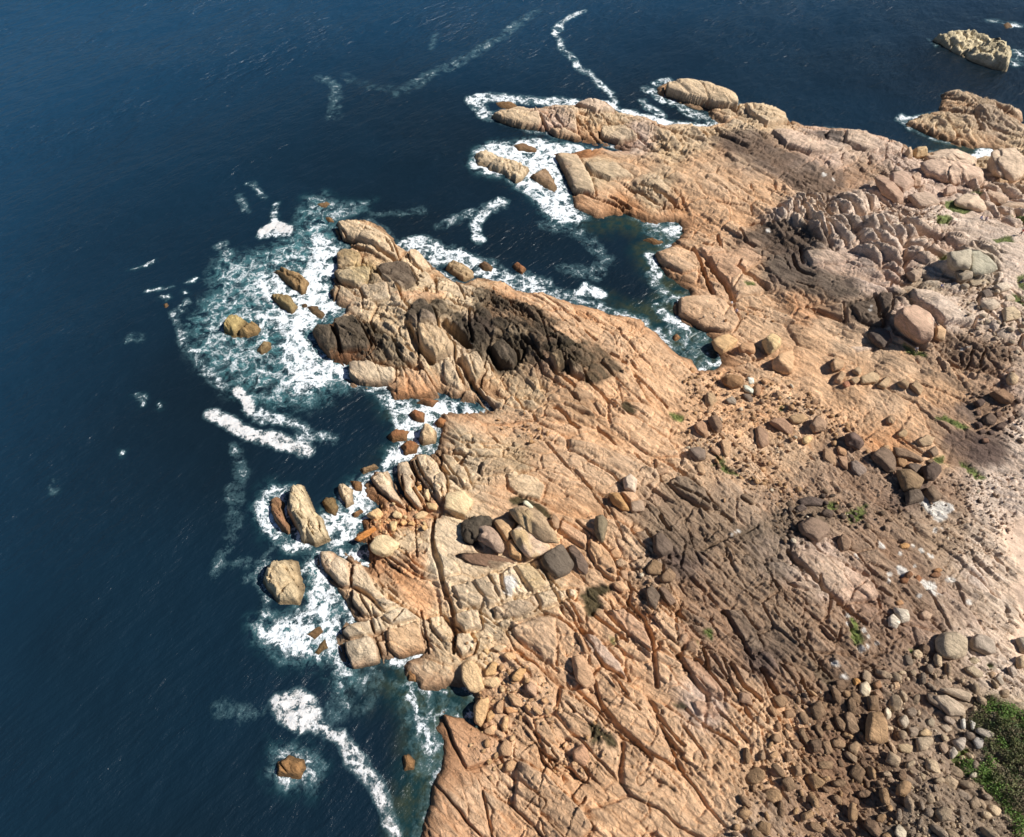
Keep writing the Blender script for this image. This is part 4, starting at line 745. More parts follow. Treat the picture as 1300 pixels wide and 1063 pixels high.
    def math_(op, a, b=None, c=None, clamp=False):
        n = N_('ShaderNodeMath'); n.operation = op; n.use_clamp = clamp
        for i, q_ in enumerate((a, b, c)):
            if q_ is None: continue
            if isinstance(q_, (int, float)): n.inputs[i].default_value = q_
            else: L_(q_, n.inputs[i])
        return n.outputs[0]
    def attr(nm):
        n = N_('ShaderNodeAttribute'); n.attribute_name = nm; return n.outputs['Fac']
    def noise(vec, sc, det, ro, dist=0.0):
        n = N_('ShaderNodeTexNoise'); n.inputs['Scale'].default_value = sc; n.inputs['Detail'].default_value = det; n.inputs['Roughness'].default_value = ro
        n.inputs['Distortion'].default_value = dist; L_(vec, n.inputs[0]); return n
    def rng(x, a, b, c=0.0, d=1.0, smooth=False):
        n = N_('ShaderNodeMapRange'); L_(x, n.inputs[0])
        for i, q_ in enumerate((a, b, c, d)): n.inputs[i + 1].default_value = q_
        if smooth: n.interpolation_type = 'SMOOTHSTEP'
        return n.outputs[0]
    def mix(f, a, b):
        n = N_('ShaderNodeMix'); n.data_type = 'RGBA'
        if isinstance(f, (int, float)): n.inputs[0].default_value = f
        else: L_(f, n.inputs[0])
        for i, q_ in ((6, a), (7, b)):
            if isinstance(q_, tuple): n.inputs[i].default_value = q_ + (1,)
            else: L_(q_, n.inputs[i])
        return n.outputs[2]
    out = N_('ShaderNodeOutputMaterial'); geo = N_('ShaderNodeNewGeometry'); pos = geo.outputs['Position']
    # warped coordinates for the lace of the foam
    w1 = noise(pos, 0.28, 6, 0.62); sw = N_('ShaderNodeVectorMath'); sw.operation = 'SCALE'; sw.inputs['Scale'].default_value = 6.5; L_(w1.outputs['Color'], sw.inputs[0])
    ad = N_('ShaderNodeVectorMath'); ad.operation = 'ADD'; L_(pos, ad.inputs[0]); L_(sw.outputs[0], ad.inputs[1]); wp = ad.outputs[0]
    def lace(sc, wid):
        vo = N_('ShaderNodeTexVoronoi'); vo.feature = 'DISTANCE_TO_EDGE'; vo.inputs['Scale'].default_value = sc; L_(wp, vo.inputs[0])
        return rng(vo.outputs['Distance'], 0.0, wid, 1.0, 0.0)
    l1 = lace(0.40, 0.24); l2 = lace(1.05, 0.30)
    n1 = noise(wp, 0.5, 9, 0.68).outputs[0]; n2 = noise(pos, 2.6, 6, 0.75).outputs[0]
    d = attr('Foam')
    v = math_('MULTIPLY_ADD', d, 1.12, math_('MULTIPLY', math_('SUBTRACT', n1, 0.5), 2.3))
    v = math_('ADD', v, math_('MULTIPLY', math_('SUBTRACT', n2, 0.5), 1.0))
    v = math_('ADD', v, math_('MULTIPLY', math_('SUBTRACT', math_('MULTIPLY_ADD', l1, 0.65, math_('MULTIPLY', l2, 0.4)), 0.40), math_('MULTIPLY', d, 1.3, None, True)))
    v = math_('MULTIPLY_ADD', attr('Cream'), 0.2, v)
    gate = rng(d, 0.03, 0.22)
    foam = math_('MULTIPLY', rng(v, 0.62, 1.12, 0, 1, True), gate)
    veil = math_('MULTIPLY', rng(v, 0.15, 1.0), gate)
    # colour of the water body, with sky reflection painted in offshore
    big = noise(pos, 0.02, 3, 0.5).outputs[0]
    deep = mix(rng(big, 0.35, 0.65), (0.0042, 0.0105, 0.0165), (0.0044, 0.0160, 0.0285))
    deep = mix(attr('OffshoreSky'), deep, (0.0085, 0.0440, 0.0900))  # bluer base colour stands in for the stronger sky reflection far out
    tq = math_('MULTIPLY', attr('Turbid'), rng(n1, 0.42, 0.62), None, True)
    body = mix(math_('MULTIPLY', tq, 0.9), deep, (0.050, 0.190, 0.200))
    bn = noise(pos, 0.45, 5, 0.65).outputs[0]
    bott = mix(rng(bn, 0.42, 0.6), (0.008, 0.030, 0.032), (0.034, 0.044, 0.024))
    body = mix(math_('MULTIPLY', attr('Shallow'), 0.85), body, bott)
    body = mix(math_('MULTIPLY', veil, 0.30), body, (0.22, 0.38, 0.40))
    white = mix(attr('Cream'), (0.80, 0.83, 0.84), (0.66, 0.61, 0.57))
    col = mix(foam, body, mix(rng(n2, 0.3, 0.55), (0.50, 0.55, 0.57), white))
    p = N_('ShaderNodeBsdfPrincipled'); L_(col, p.inputs['Base Color'])
    L_(rng(foam, 0, 0.6, 0.25, 0.85), p.inputs['Roughness']); p.inputs['IOR'].default_value = 1.333
    L_(rng(foam, 0, 0.6, 0.5, 0.05), p.inputs['Specular IOR Level'])
    # ripples
    mp = N_('ShaderNodeMapping'); mp.inputs['Rotation'].default_value = (0, 0, math.radians(-43)); L_(pos, mp.inputs[0])
    ms = N_('ShaderNodeMapping'); ms.inputs['Scale'].default_value = (0.38, 1.0, 1.0); L_(mp.outputs[0], ms.inputs[0])
    ra = noise(ms.outputs[0], 0.55, 3, 0.5, 0.3).outputs[0]; rb = noise(ms.outputs[0], 1.5, 4, 0.6, 0.3).outputs[0]; rc = noise(pos, 4.5, 3, 0.6).outputs[0]
    hh = math_('MULTIPLY_ADD', ra, 0.75, math_('MULTIPLY_ADD', rb, 0.34, math_('MULTIPLY', rc, 0.07)))
    hh = math_('MULTIPLY', hh, math_('MULTIPLY', rng(noise(pos, 0.035, 4, 0.6).outputs[0], 0.35, 0.65, 0.6, 1.35), rng(attr('OffshoreSky'), 0, 0.8, 1.0, 1.9)))
    hh = math_('ADD', hh, math_('MULTIPLY', foam, math_('MULTIPLY_ADD', n2, 0.25, 0.05)))
    bp = N_('ShaderNodeBump'); bp.inputs['Strength'].default_value = 1.0; bp.inputs['Distance'].default_value = 0.50; L_(hh, bp.inputs['Height']); L_(bp.outputs[0], p.inputs['Normal'])
    L_(p.outputs[0], out.inputs[0])
make_sea()

# ------------------------------------------------------------------ rocks standing in the sea
def sea_rock(label, pts, height, tone, group=None, tilt=(0.0, 0.0), seed=0, style='block', z=0.3, low=False, cat='sea rock'):
    x, y = unproj([p[0] for p in pts], [p[1] for p in pts], z)
    cx, cy = x.mean(), y.mean(); w = list(zip(x, y))
    st = 0.13 + 0.0009 * cy
    xs = np.arange(x.min() - 1.2, x.max() + 1.2, st); ys = np.arange(y.min() - 1.2, y.max() + 1.2, st)
    Xg, Yg = np.meshgrid(xs, ys)
    wx = 0.35 * fbm(Xg / 1.6, Yg / 1.6, 41 + seed, 4); wy = 0.35 * fbm(Xg / 1.6, Yg / 1.6, 42 + seed, 4)
    d = sdf(Xg + wx, Yg + wy, w)
    R = max(0.8, min(2.2, d.max() * 0.75))
    S = [np.full(Xg.shape, q * (0.45 + 0.4 * min(1, height / 2))) for q in STY[style]]
    rel, tone_, u, v = rock_relief(Xg, Yg, S, seed)
    prof = np.where(d > 0, height * (1 - (1 - np.clip(d / R, 0, 1)) ** 2.2) ** 0.75, 0.9 * d)
    prof = prof + np.where(d > 0, (tilt[0] * (Xg - cx) + tilt[1] * (Yg - cy)) * sstep(0, R, d), 0)
    Z = prof * (0.9 if height > 1.5 else 1) + rel * sstep(-0.3, 0.8, d) * (1.4 if height > 1.5 else 1.15) + 0.05
    Z = np.maximum(Z, -1.1)
    c = np.ones(Xg.shape + (3,)) * srgb(tone)
    n2 = fbm(u / 1.6, v / 0.6, 63, 4, 0.6); n3 = fbm(Xg / 1.5, Yg / 1.5, 65 + seed, 4, 0.6)
    c = c * (1 + 0.2 * n2 + 0.18 * n3 + 1.2 * tone_)[..., None]
    z0 = Z + 0.3 * n3
    olive = srgb((128, 104, 62)); rust = srgb((138, 104, 78))
    k = (1 - sstep(0.4, 1.5, z0))[..., None]
    c = c * (1 - 0.55 * k) + (olive * 0.6 + rust * 0.4) * 0.55 * k
    c = c * (1 - 0.45 * (1 - sstep(0.1, 0.7, z0))[..., None])
    c = np.clip(c * ALB, 0.01, 0.8)
    verts = np.stack([Xg - cx, Yg - cy, Z], -1).reshape(-1, 3)
    f = grid_faces(*Xg.shape, keep=d > -1.0)
    v2, f2, c2 = compact(verts, f, c.reshape(-1, 3))
    o = mesh_obj('sea_rock', v2, f2, ROCK, c2)
    o.location = (cx, cy, 0)
    o['label'] = label; o['category'] = cat
    if group: o['group'] = group
    return o
g1 = 'rocks standing in the surf'
SR = [
 ('long ribbed tan sea rock in white surf off the northern ridge tip', X(R1,[(140,380),(185,362),(240,390),(300,400),(365,440),(345,480),(310,495),(260,460),(200,440),(150,420)]),2.0,TAN,'sheet'),
 ('small brown split rock in surf beside the long ribbed sea rock', X(R1,[(362,470),(430,432),(455,460),(485,520),(470,535),(400,495)]),1.3,(176,146,116),'sheet'),
 ('low brown rock awash above the long ribbed sea rock', X(R1,[(298,338),(340,332),(395,352),(390,368),(320,364)]),.8,(150,116,90),'slab'),
 ('low orange rock half under foam at the northern ridge tip', X(R1,[(225,158),(290,158),(330,185),(290,195),(235,175)]),.6,(176,130,88),'slab'),
 ('lone cracked tan islet in dark water, farthest rock at the top right', X(R2,[(915,105),(950,94),(1000,90),(1060,92),(1130,112),(1190,125),(1238,160),(1240,200),(1228,230),(1180,220),(1120,200),(1060,180),(1000,150),(950,120)]),3.0,(206,190,156),'crag'),
 ('tiny rock tip in a small white breaker near the top right corner', [(1274,30),(1280,28),(1286,33),(1278,35)],.5,BRN,'slab'),
 ('narrow olive brown rock blade slanting in surf west of the headland', X(Q7,[(560,448),(600,440),(700,475),(745,520),(712,575),(660,550),(610,500)]),1.6,(150,122,86),'sheet'),
 ('oval olive rock ringed by white surf west of the headland', X(Q7,[(535,590),(580,572),(640,590),(685,645),(655,682),(590,645)]),1.7,(152,132,92),'sheet'),
 ('blocky olive rock, left one of the pair farthest out in the surf', X(Q7,[(275,745),(305,710),(350,702),(393,722),(385,755),(335,800),(285,778)]),1.8,(170,148,100),'block'),
 ('fissured olive brown rock, right one of the pair farthest out in the surf', X(Q7,[(358,800),(400,745),(440,730),(480,760),(465,795),(405,815)]),1.5,(150,124,84),'crag'),
 ('small olive rock alone in foam below the pair farthest out', X(Q7,[(462,885),(500,845),(535,842),(530,875),(485,905)]),1.0,(150,130,92),'slab'),
 ('dark wet pebble like rock in foam between the oval rock and headland', X(Q7,[(700,630),(730,628),(732,642),(705,645)]),.5,DRK,'slab'),
 ('flat dark rock awash in foam in front of the dark headland snout', X(Q7,[(740,645),(790,640),(830,690),(815,705),(765,680)]),.6,(112,92,72),'slab'),
 ('brown cracked rock, left of the tallest stack in the south west bay', X(P3,[(188,330),(222,302),(252,335),(265,395),(298,470),(285,515),(250,490),(215,440),(195,390)]),1.5,(150,112,84),'block'),
 ('tallest pale tan stack with a cross joint, in the south west bay', X(P3,[(292,275),(340,242),(375,258),(400,310),(430,385),(465,425),(515,540),(440,568),(365,540),(318,450),(285,385)]),3.0,(206,184,148),'block'),
 ('pale square topped rock split in two, nearest the bottom of the south west bay', X(P3,[(165,700),(205,662),(280,642),(332,662),(348,735),(362,855),(340,895),(225,885),(185,820),(152,765)]),2.6,(208,184,146),'block'),
 ('round olive rock awash right of the tallest stack', X(P3,[(472,335),(500,305),(535,310),(562,365),(535,408),(495,385)]),.9,(142,118,78),'slab'),
 ('small pale rock with a brown foot standing in surf beside the shore', X(P3,[(560,245),(595,232),(640,275),(640,335),(605,358),(578,312)]),1.6,TAN,'block'),
 ('rusty rock cube in surf behind the small pale rock', X(P3,[(622,212),(695,230),(688,268),(652,274)]),1.0,(172,116,74),'block'),
 ('low tan rock lapped by foam above the pale shore blocks', X(P3,[(680,152),(755,126),(780,148),(700,182)]),.8,(172,142,108),'slab'),
 ('small rusty flat rock in white water below the small pale rock', X(P3,[(632,400),(680,368),(694,382),(652,414)]),.7,(180,126,86),'slab'),
 ('brown rock awash in the churning water under the split rock', X(Q1,[(392,192),(450,152),(482,180),(432,222)]),.7,(150,110,78),'slab'),
 ('olive rock awash just below another in the churning water', X(Q1,[(432,292),(492,212),(500,265),(452,308)]),.5,(136,108,70),'slab'),
 ('pale domed boulder at the mouth of the foaming inlet', X(T,[(1190,455),(1205,400),(1240,385),(1275,410),(1270,465),(1210,475)]),1.9,(206,176,138),'slab'),
 ('rusty brown boulder left of the pale domed boulder in the inlet mouth', X(T,[(1045,435),(1085,398),(1148,410),(1130,450),(1062,455)]),1.1,(168,112,72),'slab'),
 ('reddish square boulder below the pale domed boulder in the inlet mouth', X(T,[(1105,485),(1132,456),(1188,474),(1170,512),(1132,528)]),1.1,(174,112,70),'slab'),
 ('red brown boulder in foam in the middle of the inlet', X(T,[(1142,330),(1172,302),(1220,325),(1212,365),(1160,352)]),1.1,(168,104,66),'slab'),
 ('flat red brown boulder nearest the north wall of the inlet', X(T,[(1180,272),(1230,248),(1290,262),(1260,288)]),.8,(164,106,70),'slab'),
 ('orange boulder at the inner end of the inlet by the slab', X(T,[(1268,368),(1300,342),(1345,360),(1320,392),(1285,390)]),1.2,(178,118,74),'slab'),
 ('long low orange rock awash in the upper cove of the gut', X(Q9,[(72,190),(115,182),(190,200),(130,215)]),.5,(160,112,74),'slab'),
 ('small orange stone in the green water of the gut', X(Q9,[(232,715),(255,705),(278,730),(255,752),(235,740)]),.7,(190,134,88),'slab'),
 ('red topped rock in surf farthest east off the headland north side', X(Q6,[(1172,330),(1200,317),(1248,350),(1232,380),(1192,360)]),1.0,(176,112,76),'slab'),
 ('dark brown rock in surf between the big ribbed boulder and red rock', X(Q6,[(988,332),(1020,312),(1060,340),(1052,372),(1012,362)]),1.0,(110,84,64),'slab'),
 ('big ribbed brown boulder in surf against the headland north side', X(Q6,[(802,350),(835,308),(900,325),(965,375),(962,400),(905,420),(840,385)]),2.0,(176,150,116),'sheet'),
 ('orange rock in white foam at the very bottom of the south west bay', X(Q1,[(225,905),(290,872),(368,892),(380,930),(350,975),(220,975)]),1.0,(176,128,80),'slab'),
 ('orange rock among dark ripples near the orange slab in the bottom bay', X(Q1,[(912,872),(950,862),(985,895),(980,940),(925,940)]),.9,(180,130,84),'slab'),
 ('brown rock tip in swirling foam north of the headland point', X(Q7,[(780,80),(840,66),(870,85),(830,105)]),.5,(140,108,76),'slab'),
 ('orange lump in swirling foam just off the headland point', X(Q7,[(830,150),(870,155),(880,178),(850,180)]),.5,(176,130,84),'slab'),
 ('tiny brown rock tip breaking the open water left of the surf', [(206,386),(211,383),(214,387),(209,390)],.7,(150,116,86),'slab'),
 ('orange foot rock in the channel beside the big flat topped block', X(Q1,[(925,375),(965,358),(1000,400),(995,450),(950,450)]),.9,(180,124,78),'slab'),
]
for i, (lab, pts, hgt, tone, sty) in enumerate(SR):
    sea_rock(lab, pts, hgt, tuple(np.array(tone) * (0.8 if hgt < 1.5 else 1.04) + np.array((150, 124, 96)) * (0.12 if hgt < 1.5 else 0)), g1, seed=3 + i * 5, style=sty)
# ------------------------------------------------------------------ boulders
def ico(level):
    bm = bmesh.new(); bmesh.ops.create_icosphere(bm, subdivisions=level, radius=1.0)
    v = np.array([q.co[:] for q in bm.verts]); f = np.array([[a.index for a in q.verts] for q in bm.faces]); bm.free()
    return v / np.linalg.norm(v, axis=1)[:, None], f
ICO = {k: ico(k) for k in (1, 2, 3, 4, 5)}

def hull(pts):
    pts = sorted(set(map(tuple, pts)))
    def half(ps):
        h = []
        for p in ps:
            while len(h) > 1 and (h[-1][0] - h[-2][0]) * (p[1] - h[-2][1]) - (h[-1][1] - h[-2][1]) * (p[0] - h[-2][0]) <= 0: h.pop()
            h.append(p)
        return h
    a, b = half(pts), half(pts[::-1])
    return a[:-1] + b[:-1]

def rock_shape(outline, height, rng_, level=4, p=18, rough=0.05, tilt=0.35):
    """rounded convex block: outline = points about the middle, ground plan; returns verts, faces"""
    d, f = ICO[level]
    N_, K_ = [], []
    h = hull(outline)
    for i in range(len(h)):
        (ax, ay), (bx, by) = h[i], h[(i + 1) % len(h)]
        L_ = math.hypot(bx - ax, by - ay)
        if L_ < 1e-6: continue
        nx, ny = (by - ay) / L_, -(bx - ax) / L_
        k = nx * ax + ny * ay
        t = rng_.uniform(0.02, 0.65)
        N_.append((nx * math.cos(t), ny * math.cos(t), math.sin(t))); K_.append(max(k * math.cos(t) + 0.1 * height * math.sin(t), 0.05))
        N_.append((nx * 0.9, ny * 0.9, -0.43)); K_.append(max(k * 0.95, 0.05))
    for _ in range(3):      # broken corners
        a = rng_.uniform(0, 6.283); t = rng_.uniform(0.4, 1.1)
        ext = max(math.cos(a) * q_[0] + math.sin(a) * q_[1] for q_ in h)
        N_.append((math.cos(a) * math.cos(t), math.sin(a) * math.cos(t), math.sin(t))); K_.append((ext * math.cos(t) + height * 0.5 * math.sin(t)) * rng_.uniform(0.72, 0.9))
    for _ in range(4):
        a = rng_.uniform(0, 6.283); t = rng_.uniform(0.05, tilt)
        N_.append((math.cos(a) * math.sin(t), math.sin(a) * math.sin(t), math.cos(t))); K_.append(height * 0.5 * rng_.uniform(0.86, 1.1))
    N_.append((0, 0, -1)); K_.append(height * 0.5)
    N_ = np.array(N_); K_ = np.array(K_)
    dots = np.clip(d @ N_.T, 0, None) / K_
    m = dots.max(1)
    r = 1.0 / (m * ((dots / m[:, None]) ** p).sum(1) ** (1.0 / p))
    v = d * r[:, None]
    s = max(height, 0.5)
    o = rng_.uniform(0, 100)
    q = v / s
    n = fbm(q[:, 0] * 1.9 + q[:, 2] * 1.3 + o, q[:, 1] * 1.9 - q[:, 2] * 1.7 + o, 7, 4, 0.6)
    n = n - 0.9 * (1 - sstep(0.0, 0.09, np.abs(fbm(q[:, 0] * 0.9 + q[:, 2] * .5 + o, q[:, 1] * 0.9 - q[:, 2] * .6 + o, 19, 2))))
    v = v * (1 + rough * 1.3 * n)[:, None]
    return v, f

def stone_col(v, tone, rng_, amp=0.22):
    o = rng_.uniform(0, 50)
    n = fbm(v[:, 0] * 1.3 + v[:, 2] + o, v[:, 1] * 1.3 - v[:, 2] + o, 13, 4, 0.6)
    n2 = fbm(v[:, 0] * 0.5 + o, v[:, 1] * 0.5 + v[:, 2] * 0.5, 15, 2)
    c = (srgb(tone) * np.array([1.0, 0.99, 0.90]))[None, :] * (1 + amp * n + 0.12 * n2)[:, None]
    return np.clip(c * ALB, 0.01, 0.8)

placed = []      # (x, y, r) of everything standing on the shore
def boulder(label, pts, tone, hf=0.6, p=18, group=None, seed=None, level=None, tilt=0.35, name='boulder', cat='boulder', sink=0.3, rough=0.05, dz=0.0, tone2=None):
    x, y, z = land(pts)
    g = lookup('Z', x.mean(), y.mean())[0]
    w0 = min(np.ptp(x), np.ptp(y)); w1 = max(np.ptp(x), np.ptp(y))
    hgt = max(0.35, hf * (w0 * 0.65 + 0.35 * min(w1, 1.6 * w0)))
    px = np.array([q[0] for q in pts], float); py = np.array([q[1] for q in pts], float)
    zz = g + hgt * (1 - sink) * 0.45 + dz
    x, y = unproj(px, py, zz)
    cx_, cy_ = (x.max() + x.min()) / 2, (y.max() + y.min()) / 2
    r = random.Random(seed if seed is not None else int(px[0] * 7 + py[0] * 13))
    out = list(zip(x - cx_, y - cy_))
    span = max(np.ptp(x), np.ptp(y))
    lv = level or (5 if span > 7 else 4 if span > 2.5 else 3)
    v, f = rock_shape(out, hgt, r, lv, p, rough, tilt)
    gg = lookup('Z', np.array([cx_, cx_ + 0.3 * span, cx_ - 0.3 * span, cx_, cx_]), np.array([cy_, cy_, cy_, cy_ + 0.3 * span, cy_ - 0.3 * span]))
    g = float(np.median(gg))
    c = stone_col(v, tone, r)
    if tone2 is not None:
        m = sstep(-0.25, 0.25, fbm(v[:, 0] / span * 3 + 3, v[:, 1] / span * 3, 91, 3) + 0.1)[:, None]
        c = c * (1 - m) + np.clip(srgb(tone2) * ALB, 0, .8) * m
    o = mesh_obj(name, v, f, STONE, c)
    base = v[:, 2].min()
    o.location = (cx_, cy_, g - base - hgt * sink + dz)
    # keep origin at the foot of the rock
    o.data.transform(__import__('mathutils').Matrix.Translation((0, 0, -base))); o.location.z = g - hgt * sink + dz
    o['label'] = label; o['category'] = cat
    if group: o['group'] = group
    placed.append((cx_, cy_, span * 0.42))
    return o

